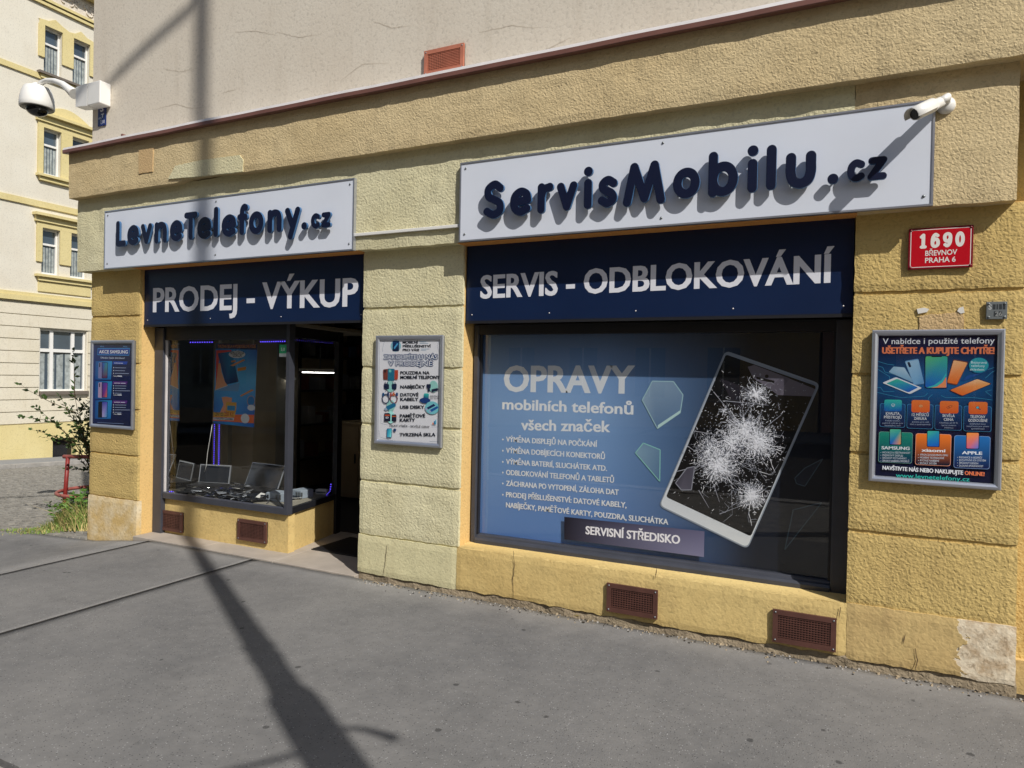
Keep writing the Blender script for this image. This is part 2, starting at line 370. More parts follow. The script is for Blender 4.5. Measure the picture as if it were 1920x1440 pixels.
# --- rounded sign letters: strokes -> distance field -> outline -> extruded plate
def cr(pts, n=8):
    P_ = [np.array(p, float) for p in pts]; P_ = [2*P_[0]-P_[1]]+P_+[2*P_[-1]-P_[-2]]; out = []
    for i in range(1, len(P_)-2):
        p0, p1, p2, p3 = P_[i-1:i+3]
        for k in range(n):
            t = k/n; out.append(.5*((2*p1)+(-p0+p2)*t+(2*p0-5*p1+4*p2-p3)*t*t+(-p0+3*p1-3*p2+p3)*t**3))
    out.append(P_[-2]); return [tuple(p) for p in out]
def ring(cx, cy, rx, ry, n=36): return [(cx+rx*math.cos(2*math.pi*i/n), cy+ry*math.sin(2*math.pi*i/n)) for i in range(n+1)]
GLY = {
 'S': [cr([(.93, .86), (.55, 1), (.12, .86), (.14, .62), (.5, .5), (.9, .36), (.92, .12), (.5, 0), (.04, .12)])],
 's': [cr([(.95, .86), (.5, 1), (.1, .84), (.2, .6), (.78, .42), (.94, .17), (.5, 0), (.04, .13)])],
 'e': [cr([(.03, .5), (.5, .53), (.98, .56)]), cr([(.98, .56), (.88, .85), (.5, 1), (.12, .83), (0, .5), (.12, .16), (.5, 0), (.93, .14)])],
 'r': [[(0, 0), (0, 1)], cr([(0, .55), (.3, .88), (.98, .98)])],
 'v': [[(0, 1), (.5, 0), (1, 1)]],
 'i': [[(.5, 0), (.5, .64)]], 'l': [[(.5, 0), (.5, 1)]],
 'M': [[(0, 0), (.2, 1), (.52, .08), (.8, 1), (1, 0)]],
 'o': [ring(.5, .5, .5, .5)],
 'b': [[(0, 0), (0, 1)], ring(.5, .35, .5, .35)],
 'u': [cr([(0, 1), (0, .75), (0, .42), (.14, .12), (.5, 0), (.86, .12), (1, .42), (1, .75), (1, 1)])],
 '.': [[(.5, .5), (.5, .5)]],
 'c': [cr([(.95, .88), (.5, 1), (.12, .82), (0, .5), (.12, .18), (.5, 0), (.95, .12)])],
 'z': [[(.05, 1), (1, 1), (0, 0), (1, 0)]],
 'L': [[(0, 1), (0, 0), (1, 0)]],
 'n': [[(0, 0), (0, 1)], cr([(0, .62), (.2, .9), (.5, 1), (.86, .9), (1, .6), (1, .3), (1, 0)])],
 'T': [[(0, 1), (1, 1)], [(.5, 1), (.5, 0)]],
 'f': [cr([(1, .97), (.72, 1), (.45, .88), (.42, .6), (.42, .3), (.42, 0)]), [(0, .6), (.95, .6)]],
 'y': [[(0, 1), (.5, .42)], [(1, 1), (.32, 0)]],
 '1': [[(.05, .85), (.55, 1), (.55, 0)], [(.1, 0), (1, 0)]], '6': [cr([(.9, .9), (.5, 1), (.1, .75), (0, .35), (.12, .08), (.5, 0), (.9, .1), (1, .32), (.85, .55), (.5, .62), (.1, .45)])],
 '9': [cr([(.1, .1), (.5, 0), (.9, .25), (1, .65), (.88, .92), (.5, 1), (.1, .9), (0, .68), (.15, .45), (.5, .38), (.9, .55)])], '0': [ring(.5, .5, .5, .5)],
}
def outline(ch, w, h, r, dot=None):
    """closed outlines of the stroked glyph in a w x h box; list of point lists"""
    strokes = []
    if ch == '.': strokes.append(([(w/2, h/2), (w/2, h/2)], min(w, h)/2))
    else:
        for st in GLY[ch]: strokes.append(([(r+x*(w-2*r), r+y*(h-2*r)) for x, y in st], r))
        if ch == 'i': strokes.append(([(w/2, h-r*1.12)]*2, r*1.12))
    st = r/4.5; pad = 2*st
    xs = np.arange(-pad, w+pad+st, st); ys = np.arange(-pad, h+pad+st, st); X, Y = np.meshgrid(xs, ys); D = np.full(X.shape, 9.0)
    for pts, rr in strokes:
        for a, b in zip(pts[:-1], pts[1:]):
            dx, dy = b[0]-a[0], b[1]-a[1]; L2 = dx*dx+dy*dy
            t = np.clip(((X-a[0])*dx+(Y-a[1])*dy)/L2, 0, 1) if L2 > 1e-12 else 0
            D = np.minimum(D, np.hypot(X-a[0]-t*dx, Y-a[1]-t*dy)-rr)
    D = np.where(np.abs(D) < 1e-7, 1e-7, D); seg = {}
    def pt(e):
        (j0, i0), (j1, i1) = e; d0, d1 = D[j0, i0], D[j1, i1]; t = d0/(d0-d1)
        return (xs[i0]+t*(xs[i1]-xs[i0]), ys[j0]+t*(ys[j1]-ys[j0]))
    E_ = lambda a, b: (a, b) if a < b else (b, a)
    for j in range(len(ys)-1):
        for i in range(len(xs)-1):
            c = [(j, i), (j, i+1), (j+1, i+1), (j+1, i)]; ins = [D[q] < 0 for q in c]
            if all(ins) or not any(ins): continue
            ent = []; ex = []
            for k in range(4):
                a, b = c[k], c[(k+1) % 4]
                if ins[k] and not ins[(k+1) % 4]: ex.append(E_(a, b))
                if not ins[k] and ins[(k+1) % 4]: ent.append(E_(a, b))
            for a, b in zip(ex, ent): seg[a] = b
    loops = []
    while seg:
        s0, cur = next(iter(seg.items())); del seg[s0]; lp = [s0]
        while cur != s0 and cur in seg: lp.append(cur); cur = seg.pop(cur)
        if len(lp) > 5: loops.append([pt(e) for e in lp])
    return loops
def plate_mesh(loops, th, bev=.002):
    c = bpy.data.curves.new('g', 'CURVE'); c.dimensions = '2D'; c.fill_mode = 'BOTH'; c.extrude = th/2-bev; c.bevel_depth = bev; c.bevel_resolution = 1
    for lp in loops:
        sp = c.splines.new('POLY'); sp.points.add(len(lp)-1); sp.use_cyclic_u = True
        for p, q in zip(sp.points, lp): p.co = (q[0], q[1], 0, 1)
    o = bpy.data.objects.new('g', c); me = o.to_mesh()
    vs = [tuple(v.co) for v in me.vertices]; fs = [tuple(p.vertices) for p in me.polygons]; nz = [p.normal.z for p in me.polygons]
    o.to_mesh_clear(); bpy.data.objects.remove(o); bpy.data.curves.remove(c)
    return vs, fs, nz

# ================================================================== GROUND
def gz(x, y):
    t = min(max((-x-5.9)/1.3, 0), 1); t = t*t*(3-2*t); z = -.12*t
    if x < -7.2: z += .05*(x+7.2)
    z -= .04*t*min(max(y, 0), 14)
    return z
def asphalt(name, c, c2, fine=1.0, joints=True):
    m, n, l, b = newmat(name); b.inputs['Roughness'].default_value = .9; b.inputs['Specular IOR Level'].default_value = .2
    g = n.new('ShaderNodeNewGeometry')
    def nz(scale, det=4, rough=.6):
        t = n.new('ShaderNodeTexNoise'); t.inputs['Scale'].default_value = scale; t.inputs['Detail'].default_value = det; t.inputs['Roughness'].default_value = rough
        l.new(g.outputs['Position'], t.inputs['Vector']); return t.outputs[0]
    def mr(x, a, b_, c_, d):
        q = n.new('ShaderNodeMapRange'); q.inputs[1].default_value = a; q.inputs[2].default_value = b_
        q.inputs[3].default_value = c_; q.inputs[4].default_value = d; l.new(x, q.inputs[0]); return q.outputs[0]
    def mix(f, a, b_):
        q = n.new('ShaderNodeMix'); q.data_type = 'RGBA'; l.new(f, q.inputs[0])
        for s_, v in ((6, a), (7, b_)):
            if isinstance(v, tuple): q.inputs[s_].default_value = (*v, 1)
            else: l.new(v, q.inputs[s_])
        return q.outputs[2]
    x = mix(mr(nz(.7, 6), .35, .66, 0, 1), c, c2)
    x = mix(mr(nz(1.6, 6, .75), .50, .70, 0, .38), x, tuple(k*.72 for k in c))
    x = mix(mr(nz(9, 3, .7), .4, .7, 0, .3), x, tuple(k*1.22 for k in c2))
    sp = n.new('ShaderNodeTexVoronoi'); sp.inputs['Scale'].default_value = 95; l.new(g.outputs['Position'], sp.inputs['Vector'])
    pick = n.new('ShaderNodeSeparateColor'); l.new(sp.outputs['Color'], pick.inputs[0])
    near = mr(sp.outputs['Distance'], .22, .34, 1, 0)
    def spot(chan, lo):
        a = mr(pick.outputs[chan], lo, lo+.02, 0, 1); q = n.new('ShaderNodeMath'); q.operation = 'MULTIPLY'; l.new(a, q.inputs[0]); l.new(near, q.inputs[1]); return q.outputs[0]
    x = mix(spot(0, .86), x, tuple(min(k*2.3, .6) for k in c)); x = mix(spot(1, .80), x, tuple(k*.4 for k in c))
    sp2 = n.new('ShaderNodeTexVoronoi'); sp2.inputs['Scale'].default_value = 5.5; l.new(g.outputs['Position'], sp2.inputs['Vector'])
    pk2 = n.new('ShaderNodeSeparateColor'); l.new(sp2.outputs['Color'], pk2.inputs[0])
    dn = n.new('ShaderNodeMath'); dn.operation = 'MULTIPLY_ADD'; l.new(nz(30, 2), dn.inputs[0]); dn.inputs[1].default_value = .13; l.new(sp2.outputs['Distance'], dn.inputs[2])
    a = mr(pk2.outputs[0], .58, .60, 0, .75); q = n.new('ShaderNodeMath'); q.operation = 'MULTIPLY'; l.new(a, q.inputs[0]); l.new(mr(dn.outputs[0], .135, .165, 1, 0), q.inputs[1])
    x = mix(q.outputs[0], x, tuple(k*.35 for k in c))
    sx = n.new('ShaderNodeSeparateXYZ'); l.new(g.outputs['Position'], sx.inputs[0])
    dd = n.new('ShaderNodeMath'); dd.operation = 'MULTIPLY_ADD'; l.new(nz(3.5, 4), dd.inputs[0]); dd.inputs[1].default_value = .5; l.new(sx.outputs[1], dd.inputs[2])
    x = mix(mr(dd.outputs[0], -.12, .22, 0, .55), x, tuple(min(1, k*1.5) for k in c2))
    l.new(x, b.inputs['Base Color'])
    bp = n.new('ShaderNodeBump'); bp.inputs['Distance'].default_value = .004; bp.inputs['Strength'].default_value = .8
    ad = n.new('ShaderNodeMath'); ad.operation = 'MULTIPLY_ADD'; l.new(nz(160, 2), ad.inputs[0]); ad.inputs[1].default_value = 1.0; l.new(mr(nz(14, 5), 0, 1, 0, 1.6), ad.inputs[2])
    l.new(ad.outputs[0], bp.inputs['Height']); l.new(bp.outputs[0], b.inputs['Normal'])
    return m
M['asphalt'] = asphalt('mastic asphalt', srgb(105, 104, 103), srgb(124, 122, 119))
M['asphalt_road'] = asphalt('road asphalt', srgb(92, 91, 90), srgb(100, 99, 97))
M['asphalt_far'] = asphalt('far pavement asphalt', srgb(118, 118, 120), srgb(126, 126, 126))
M['kerb'] = plain('granite kerb', srgb(160, 156, 150), .8, 0, .2, .15, 8, .002, 60)
M['joint'] = plain('dirt in joints', srgb(58, 54, 48), .95, 0, .1, .3, 14, .006, 60)
M['cobble'] = plain('granite setts', srgb(134, 130, 122), .75, 0, .3, .28, 7, .004, 40)
M['soil'] = plain('soil', srgb(96, 82, 62), .95, 0, .1, .3, 9, .02, 25)
M['seam'] = plain('bitumen seam', srgb(50, 48, 46), .85, 0, .3, .2, 20, .003, 60)

def sheet(name, mat, x0, x1, y0, y1, nx, ny, dz=0.0, edge=None, drop=0.0):
    vs = []; fs = []
    for j in range(ny+1):
        for i in range(nx+1):
            x = x0+(x1-x0)*i/nx; y = y0+(y1-y0)*j/ny
            if edge: x, y = edge(x, y, i in (0, nx), j == ny)
            vs.append((x, y, gz(x, y)+dz+(0.002*fnoise(x*1.7, y*1.7, 0)+.0012*fnoise(x*6, y*6, 3) if dz >= 0 else 0)))
    for j in range(ny):
        for i in range(nx):
            a = j*(nx+1)+i; fs.append((a, a+1, a+nx+2, a+nx+1))
    mb = MB().add(vs, fs, 0, True)
    if drop:
        rim = [i for i in range(nx+1)]+[(j+1)*(nx+1)+nx for j in range(ny)]+[ny*(nx+1)+i for i in reversed(range(nx))]+[j*(nx+1) for j in reversed(range(1, ny))]
        k = len(mb.v); n = len(rim); mb.v += [(vs[i][0], vs[i][1], vs[i][2]-drop) for i in rim]
        for i in range(n): mb.f.append((rim[i], rim[(i+1) % n], k+(i+1) % n, k+i)); mb.m.append(0); mb.sm.append(False)
    return struct(mb.build(name, mat))
# base sheet out to the horizon
vs = []; fs = []; xs = [-300, -120, -60, -40, -30, -26, -22.5]+[-22+.5*i for i in range(39)]+[-2.5+i for i in range(7)]+[10, 30, 80, 300]
ys = [-300, -100, -40, -20, -10, -5, -2, 0, .5]+[1+i for i in range(14)]+[20, 40, 100, 300]
for y in ys:
    for x in xs: vs.append((x, y, gz(max(x, -40), y)-.07))
for j in range(len(ys)-1):
    for i in range(len(xs)-1):
        a = j*len(xs)+i; fs.append((a, a+1, a+len(xs)+1, a+len(xs)))
struct(MB().add(vs, fs).build('ground', 'joint'))
def back_edge(x, y, ex, ey):
    if ey: y += .012*fnoise(x*9, 3, 0)+.014*fnoise(x*31, 5, 0)+(-.012 if x > -2.2 else 0)
    if ex: x += .006*fnoise(y*14, x, 0)
    return x, y
for x0, x1, nx in ((-4.682, 14, 230), (-6.048, -4.696, 22), (-30, -6.062, 60)):
    sheet('pavement', 'asphalt', x0, x1, -2.86, -.045, nx, 34, 0, back_edge, .05)
sheet('pavement_seam', 'seam', -4.698, -4.680, -2.86, -.05, 1, 30, .0035)
sheet('pavement_seam', 'seam', -6.063, -6.047, -2.86, -.05, 1, 30, .0035)
sheet('pavement_strip', 'cobble', -30, 14, -5.2, -2.885, 60, 6, -.008)
k = MB()
for i in range(44): k.box(-30+i+.004, -29+i-.004, -5.45, -5.21, -.9 if -30+i < -7 else -.3, gz(-29.5+i, -1)+.012)
struct(k.build('kerb', 'kerb'))
vs = []; fs = []
struct(sheet('road', 'asphalt_road', -30, 40, -16, -5.46, 60, 6, -.13))
sheet('far_pavement', 'asphalt_far', -60, 60, -20, -16.02, 30, 2, .0, None, .1)
# side street: granite setts, kerb and pavement on its far side
cb = MB(); rr = random.Random(3)
y = .02; row = 0
while y < 9.5:
    x = -19.4+(row % 2)*.06; xe = -7.12 if y < 4.6 else -12
    while x < xe:
        wd = .115+rr.uniform(-.02, .02); dp = .105
        cx, cy = x+wd/2, y+dp/2; h = gz(cx, cy)+rr.uniform(-.006, .008)-.01; a = wd/2-.008; b = dp/2-.008; tx, ty = rr.uniform(-.05, .05), rr.uniform(-.05, .05)
        top = [(cx+sx*a*.8, cy+sy*b*.8, h+sx*a*tx+sy*b*ty) for sx, sy in ((-1, -1), (1, -1), (1, 1), (-1, 1))]
        bot = [(cx+sx*a, cy+sy*b, h-.028) for sx, sy in ((-1, -1), (1, -1), (1, 1), (-1, 1))]
        cb.add(top+bot, [(0, 1, 2, 3)]+[(i, 4+i, 4+(i+1) % 4, (i+1) % 4) for i in range(4)])
        x += wd
    y += .118; row += 1
st = cb.build('cobblestones', 'cobble'); st['kind'] = 'stuff'; st['label'] = 'grey granite setts paving the sloping side street'; st['category'] = 'paving'
kb = MB()
for i in range(16):
    y0 = -3+i*1.0; kb.add([(x, yy, gz(-19.6, yy)+zz) for yy in (y0+.004, y0+.996) for x, zz in ((-19.4, -.1), (-19.4, .09), (-19.62, .09), (-19.62, -.1))],
        [(0, 1, 2, 3), (4, 7, 6, 5), (0, 4, 5, 1), (1, 5, 6, 2), (2, 6, 7, 3), (3, 7, 4, 0)])
struct(kb.build('side_street_kerb', 'kerb'))
sheet('side_street_pavement', 'asphalt_far', -22.05, -19.63, -3, 14, 4, 20, .085)

# ================================================================== THE SHOP BUILDING
B = thing('corner_building', 'mustard and beige rendered corner building with two shop windows', 'building')
Z0, ZA, ZC, ZT = .35, 2.645, 3.380, 3.828
XL, XR = -7.065, .84
piers = [('mustard', XL, -6.316), ('pale', -3.575, -2.640), ('mustard', .015, XR)]
joints = [.345, .79, 1.25, 1.71, 2.185, 2.645]
for pi, (mt, x0, x1) in enumerate(piers):
    box('pier', 'reveal', B, x0+.006, x1-.006, .022, .42, -.3, 2.66); box('groove_backing', mt, B, x0+.004, x1-.004, .014, .0215, .3, 2.65)
    for ci in range(5):
        if pi == 0 and ci == 0: pass
        rough_block('wall_block', mt, B, x0, x1, 0, .03, joints[ci]+.011, joints[ci+1]-.011 if ci < 4 else 2.655, seed=pi*11+ci*3.7)
# plinths
rough_block('plinth', 'pale_fine', B, -3.580, -2.648, -.006, .05, .03, .345, amp=.003, seed=31, bottom_jag=.010)
rough_block('plinth', 'plinth', B, -2.647, .02, -.007, .05, .03, .352, amp=.003, seed=33, bottom_jag=.014)
rough_block('plinth', 'plinth_peel', B, .021, XR+.003, -.008, .05, .028, .362, amp=.003, seed=35, bottom_jag=.015)
rough_block('plinth', 'plinth_pale', B, XL-.008, -6.310, -.008, .05, -.16, .345, amp=.003, seed=37, bottom_jag=.02)
rough_block('footing', 'footing', B, -3.578, XR+.01, .006, .3, -.12, .085, step=.05, amp=.012, edge=.01, seed=41)
# sill under the big window
sl_ = MB(); n = 40
for i in range(n+1):
    x = -2.645+(.02+2.645-.006)*i/n; dz = .004*fnoise(x*5, 0, 9)
    sl_.v += [(x, .01, .345+dz), (x, .0, .352+dz), (x, .26, .362)]
for i in range(n):
    for k in range(2): sl_.f.append((i*3+k, (i+1)*3+k, (i+1)*3+k+1, i*3+k+1)); sl_.m.append(0); sl_.sm.append(True)
sl_.build('window_sill', 'plinth', B)
# architrave, cornice, ledge, upper wall
xp = P(1603, 190, -.09).x
rough_block('architrave', 'pale', B, -7.174, xp, -.09, .42, ZA, ZC+.02, step=.07, amp=.006, edge=.008, seed=51)
rough_block('architrave', 'tan', B, xp+.0005, .775, -.09, .42, ZA, ZC+.02, step=.07, amp=.006, edge=.008, seed=52)
for x0, x1 in ((-6.32, -3.57), (-2.645, .02)): box('soffit', 'soffit', B, x0, x1, -.082, .0485, ZA-.0045, ZA+.004)
# cornice with the worn notch in its lower edge
x0, x1 = -7.196, 6.0; nx = 190; nz = 9; vs = []; fs = []
for j in range(nz+1):
    for i in range(nx+1):
        x = x0+(x1-x0)*i/nx; zb = ZC
        if -5.55 < x < -4.75: zb += .028*min(1, (x+5.55)/.03)*min(1, (-4.75-x)/.4)
        z = zb+(ZT+.01-zb)*j/nz; yv = -.165+.006*fnoise(x*4, z*4, 9)+.004*fnoise(x*15, z*15, 2)
        if j == 0: z += .006*fnoise(x*20, 1, 8); yv += .004
        vs.append((x, yv, z))
for j in range(nz):
    for i in range(nx):
        a = j*(nx+1)+i; fs.append((a, a+1, a+nx+2, a+nx+1))
k = len(vs); vs += [(vs[i][0], .02, vs[i][2]) for i in range(nx+1)]; fs += [(i, k+i, k+i+1, i+1) for i in range(nx)]
top = nz*(nx+1); fs.append((0, top, len(vs), k)); vs.append((x0, .02, ZT+.01)); vs.append((x0, 3, ZC)); vs.append((x0, 3, ZT+.01))
MB().add(vs, fs).build('cornice', 'tan', B)
fl = MB(); L = 13.6; n = 60
for i in range(n+1):
    x = -7.215+L*i/n; d = .004*fnoise(x*2, 0, 5)
    fl.v += [(x, -.218, 3.822+d), (x, -.222, 3.828+d), (x, -.222, 3.858+d), (x, -.210, 3.884+d), (x, .01, 3.975)]
for i in range(n):
    for q in range(4): fl.f.append((i*5+q, (i+1)*5+q, (i+1)*5+q+1, i*5+q+1)); fl.m.append(0 if q < 2 else 1); fl.sm.append(False)  # upper lip coloured near white: a sun highlight painted along the brown flashing
k = len(fl.v); fl.v += [(fl.v[i*5][0], -.15, 3.832) for i in range(n+1)]
for i in range(n): fl.f.append((i*5, k+i, k+i+1, (i+1)*5)); fl.m.append(0); fl.sm.append(False)
fl.build('ledge_flashing', ['flash', 'zinc_and_glint'], B)
box('flashing_clip', 'flash', B, P(230, 263, -.2).x-.012, P(230, 263, -.2).x+.012, -.21, -.17, 3.878, 3.905)
box('upper_wall', 'upper', B, -7.082, 7, 0, .4, 3.84, 9.5)
box('side_wall', 'upper', B, -7.080, -6.75, .405, 9, 3.84, 9.5)
box('side_wall', 'mustard_fine', B, -7.06, -6.75, .425, 9, -1.2, 3.84)
box('recess_wall', 'mustard', B, XR-.1, 6.5, .24, .5, -.25, 3.39)
box('plinth', 'plinth_old', B, XR+.004, 6.5, .20, .24, -.25, .12)
box('recess_head', 'tan', B, .776, 6.5, .021, .2395, 3.384, 3.7); box('recess_wall', 'mustard', B, XR-.1, 6.5, .241, .5, 3.391, 3.9)
box('back_wall', 'inwall', B, -6.75, 6.5, 7.0, 7.3, -.3, 3.6)
box('roof_slab', 'inwall', B, -7.05, 6.5, .43, 9, 2.92, 3.3)
box('inner_wall', 'inwall', B, 0.1, .25, .52, 7, 0, 2.92)
box('inner_floor', 'infloor', B, -6.74, .1, 1.15, 7, -.1, .02)
# repaired and stained patches of paint
def patch(name, mat, parent, pts, y, jag=.006, th=.002, seed=0):
    out = []
    for i in range(len(pts)):
        a, b = pts[i], pts[(i+1) % len(pts)]; L = math.hypot(b[0]-a[0], b[1]-a[1]); n = max(1, int(L/.02))
        for q in range(n):
            t = q/n; x = a[0]+(b[0]-a[0])*t; z = a[1]+(b[1]-a[1])*t
            out.append((x+jag*fnoise(x*30, z*30, seed), z+jag*fnoise(x*30, z*30, seed+5)))
    return MB().prism(out, y-th, y+.02).build(name, mat, parent)
def pp(lst, Y): return [(P(x, y, Y).x, P(x, y, Y).z) for x, y in lst]
patch('repaired_patch', 'pale', B, pp([(316, 336), (330, 311), (380, 300), (450, 291), (457, 300), (456, 322), (400, 328), (340, 334)], -.165), -.170, .004, .002, 3)
M['stain'] = stucco('brown stain', srgb(208, 180, 136), srgb(200, 168, 122), GRIME, grain=70, depth=.005)
patch('stain_patch', 'stain', B, pp([(261, 282), (288, 278), (287, 322), (261, 326)], -.165), -.170, .004, .0015, 9)
patch('stain_patch', 'stain', B, pp([(1724, 592), (1806, 584), (1808, 622), (1724, 624)], 0), -.003, .008, .0015, 12)
M['flake'] = plain('white paint flake', srgb(226, 222, 214), .9)
patch('paint_flake', 'flake', B, pp([(1719, 579), (1732, 577), (1742, 580), (1737, 586), (1722, 589)], 0), -.006, .006, .002, 14)
patch('paint_flake', 'flake', B, pp([(1797, 577), (1806, 575), (1808, 586), (1801, 588), (1794, 583)], 0), -.006, .006, .002, 15)
M['grout'] = plain('groove brown', srgb(150, 124, 74), .95)  # brown for grooves, not assigned to any part
# cracks: thin dark slits
def crack(parent, pts, Y, wd=.004, seed=1):
    q = [P(x, y, Y) for x, y in pts]; out = []
    for a, b in zip(q[:-1], q[1:]):
        n = max(2, int((b-a).length/.02))
        for i in range(n):
            p = a.lerp(b, i/n); out.append((p.x+.008*fnoise(p.x*25, p.z*25, seed), p.z+.008*fnoise(p.x*25, p.z*25, seed+3)))
    out.append((q[-1].x, q[-1].z)); v = []; n = len(out)
    for i, (x, z) in enumerate(out):
        t = i/(n-1); ww = wd*(.35+.65*math.sin(math.pi*min(1, t*.9+.1)))*(.7+.6*abs(fnoise(x*40, z*40, 2))); a = out[max(i-1, 0)]; b = out[min(i+1, n-1)]
        dx, dz = b[0]-a[0], b[1]-a[1]; L_ = math.hypot(dx, dz) or 1
        v += [(x-dz/L_*ww/2, Y, z+dx/L_*ww/2), (x+dz/L_*ww/2, Y, z-dx/L_*ww/2)]
    return MB().add(v, [(2*i, 2*i+1, 2*i+3, 2*i+2) for i in range(n-1)]).build('crack', 'crackmat', parent)
M['crackmat'] = plain('dark crack line', srgb(96, 78, 56), .95)  # dark brown strips that draw the plinth cracks
M['crackfaint'] = plain('hairline crack', srgb(184, 172, 154), .95)
for c in ([(962, 1033), (965, 1062), (961, 1085), (963, 1118)], [(1231, 1066), (1228, 1085)], [(1576, 1138), (1573, 1160)], [(1718, 1215), (1720, 1238), (1716, 1262)], [(1697, 1190), (1693, 1208)], [(726, 1022), (722, 1055), (718, 1080)]):
    crack(B, c, -.0135, .006)
for c in ([(290, 205), (330, 195), (360, 203), (395, 200)], [(305, 128), (335, 135), (370, 128)], [(415, 175), (450, 165)], [(520, 60), (560, 70), (600, 64)], [(640, 150), (680, 120), (730, 118)], [(900, 60), (960, 48), (1010, 52)], [(1020, 95), (1070, 70)], [(440, 60), (480, 58), (520, 66)], [(700, 40), (735, 52), (770, 48)]):
    o = crack(B, c, -.002, .0035); o.data.materials[0] = M['crackfaint']

# ---- ventilation grilles
def grille(name, c4, Y, mat, nx, nz, solid=None, parent=B, hole='black'):
    q = [P(x, y, Y) for x, y in c4]; x0 = (q[0].x+q[3].x)/2; x1 = (q[1].x+q[2].x)/2; z1 = (q[0].z+q[1].z)/2; z0 = (q[2].z+q[3].z)/2
    g = MB().box(x0+.002, x1-.002, Y-.004, Y+.01, z0+.002, z1-.002).build(name, hole, parent)
    f = .030; r = MB()
    r.box(x0, x1, Y-.016, Y+.0, z0, z0+f); r.box(x0, x1, Y-.016, Y, z1-f, z1); r.box(x0, x0+f, Y-.0155, Y, z0+f, z1-f); r.box(x1-f, x1, Y-.0155, Y, z0+f, z1-f)
    r.build('rim', mat, g)
    bars = MB(); pw = (x1-x0-2*f)/nx; ph = (z1-z0-2*f)/nz
    for i in range(nx): bars.box(x0+f+(i+.5)*pw-pw*.22, x0+f+(i+.5)*pw+pw*.22, Y-.010, Y-.005, z0+f, z1-f)
    for j in range(nz): bars.box(x0+f, x1-f, Y-.0125, Y-.0102, z0+f+(j+.5)*ph-ph*.2, z0+f+(j+.5)*ph+ph*.2)
    if solid: bars.box(x0+(x1-x0)*.5, x1-f, Y-.009, Y-.0045, z0+f, z1-f)
    b_ = bars.build('mesh', mat, g); b_['kind'] = 'stuff'
    for sx in (x0+f*.5, x1-f*.5):
        for sz in (z0+f*.5, z1-f*.5):
            MB().lathe([(0, .004), (.004, .003), (.006, 0)], n=8).xform(Matrix.Translation((sx, Y-.016, sz)) @ Matrix.Rotation(R(90), 4, 'X')).build('screw', 'steel', g)
    return g
grille('ventilation_grille', [(1140, 1093), (1234, 1105), (1233, 1160), (1137, 1145)], -.012, 'brown', 16, 9)
grille('ventilation_grille', [(1450, 1140), (1569, 1160), (1567, 1221), (1448, 1202)], -.012, 'brown', 18, 10)
grille('ventilation_grille', [(300, 955), (344, 961), (343, 999), (299, 992)], .205, 'brown', 12, 9)
grille('ventilation_grille', [(448, 972), (502, 979), (500, 1018), (446, 1012)], .205, 'brown', 16, 11)
grille('ventilation_grille', [(798, 96), (872, 83), (870, 130), (796, 144)], -.012, 'terracotta', 18, 11, True)

# ---- right shop window
W = bpy.data.objects.new('shop_window', None); col.objects.link(W); W.parent = B
gx0, gx1 = P(902, 810, .25).x, P(1563, 830, .25).x; gz1 = P(908, 628, .25).z; gz0 = P(897, 999, .25).z
zb = P(877, 607, .05).z
def bar(name, parent, prof_x=None, *a, **k): pass
MB().box(-2.634, gx0, .18, .30, .355, zb, bev=.006).build('frame_bar', 'frame', W)
MB().box(gx1, .022, .18, .30, .355, zb, bev=.006).build('frame_bar', 'frame', W)
MB().prismx([(.17, .357), (.17, .385), (.182, .40), (.20, .405), (.205, gz0-.004), (.215, gz0+.003), (.30, gz0+.003), (.30, .357)], gx0+.001, gx1-.001).build('frame_bar', 'frame', W)
MB().box(gx0+.001, gx1-.001, .185, .30, gz1, zb).build('frame_bar', 'frame_dark', W)
MB().box(gx0-.004, gx0+.014, .205, .236, gz0+.004, gz1).build('glazing_bead', 'frame_dark', W)
MB().box(gx1-.014, gx1+.004, .205, .236, gz0+.004, gz1).build('glazing_bead', 'frame_dark', W)
MB().box(gx0-.01, gx1+.01, .236, .2405, gz0, gz1+.01).build('pane', 'glass', W)
MB().box(gx0-.02, gx1+.02, .262, .29, gz0-.01, gz1+.02).build('backing_board', 'black', W)
FY = .256
pf = lambda x, y: ((lambda v: (v.x, v.z))(P(x, y, FY)))
F = Print(FY)
def lerp(a, b, t): t = min(max(t, 0), 1); return tuple(x+(y-x)*t for x, y in zip(a, b))
NB, MBl, LB, DK = srgb(74, 98, 140), srgb(110, 148, 202), srgb(154, 186, 226), srgb(17, 22, 36)
def filmcol(u, v):      # u to the right, v upwards
    c = lerp(srgb(94, 132, 196), MBl, (v-.0)/.35); c = lerp(c, LB, (1-abs(v-.62)/.42)*.75*(1-abs(u-.27)/.42) if abs(u-.27) < .42 else 0)
    c = lerp(c, NB, (v-.78)/.22*.75)
    return lerp(c, DK, ((u-.40)/.40)**1.0 if u > .40 else 0)
F.grid(lambda u, v: (gx0-.01+(gx1-gx0+.02)*u, gz0+(gz1-gz0+.01)*v), filmcol, 28, 18)
GW = srgb(240, 241, 246); cw = lambda x, y: (860+x*.3958, 580+y*.3958); cp = lambda x, y: (1220+x*.2778, 640+y*.2778)
F.ptext('OPRAVY', (945, 733), (1189, 737), 46, srgb(226, 229, 236), .02, pf, strike=.004)
F.ptext('mobilních telefonů', (942, 767), (1187, 777), 19, GW, .014, pf, strike=.002)
F.ptext('všech značek', (977, 806), (1144, 810), 19.5, GW, .014, pf, strike=.002)
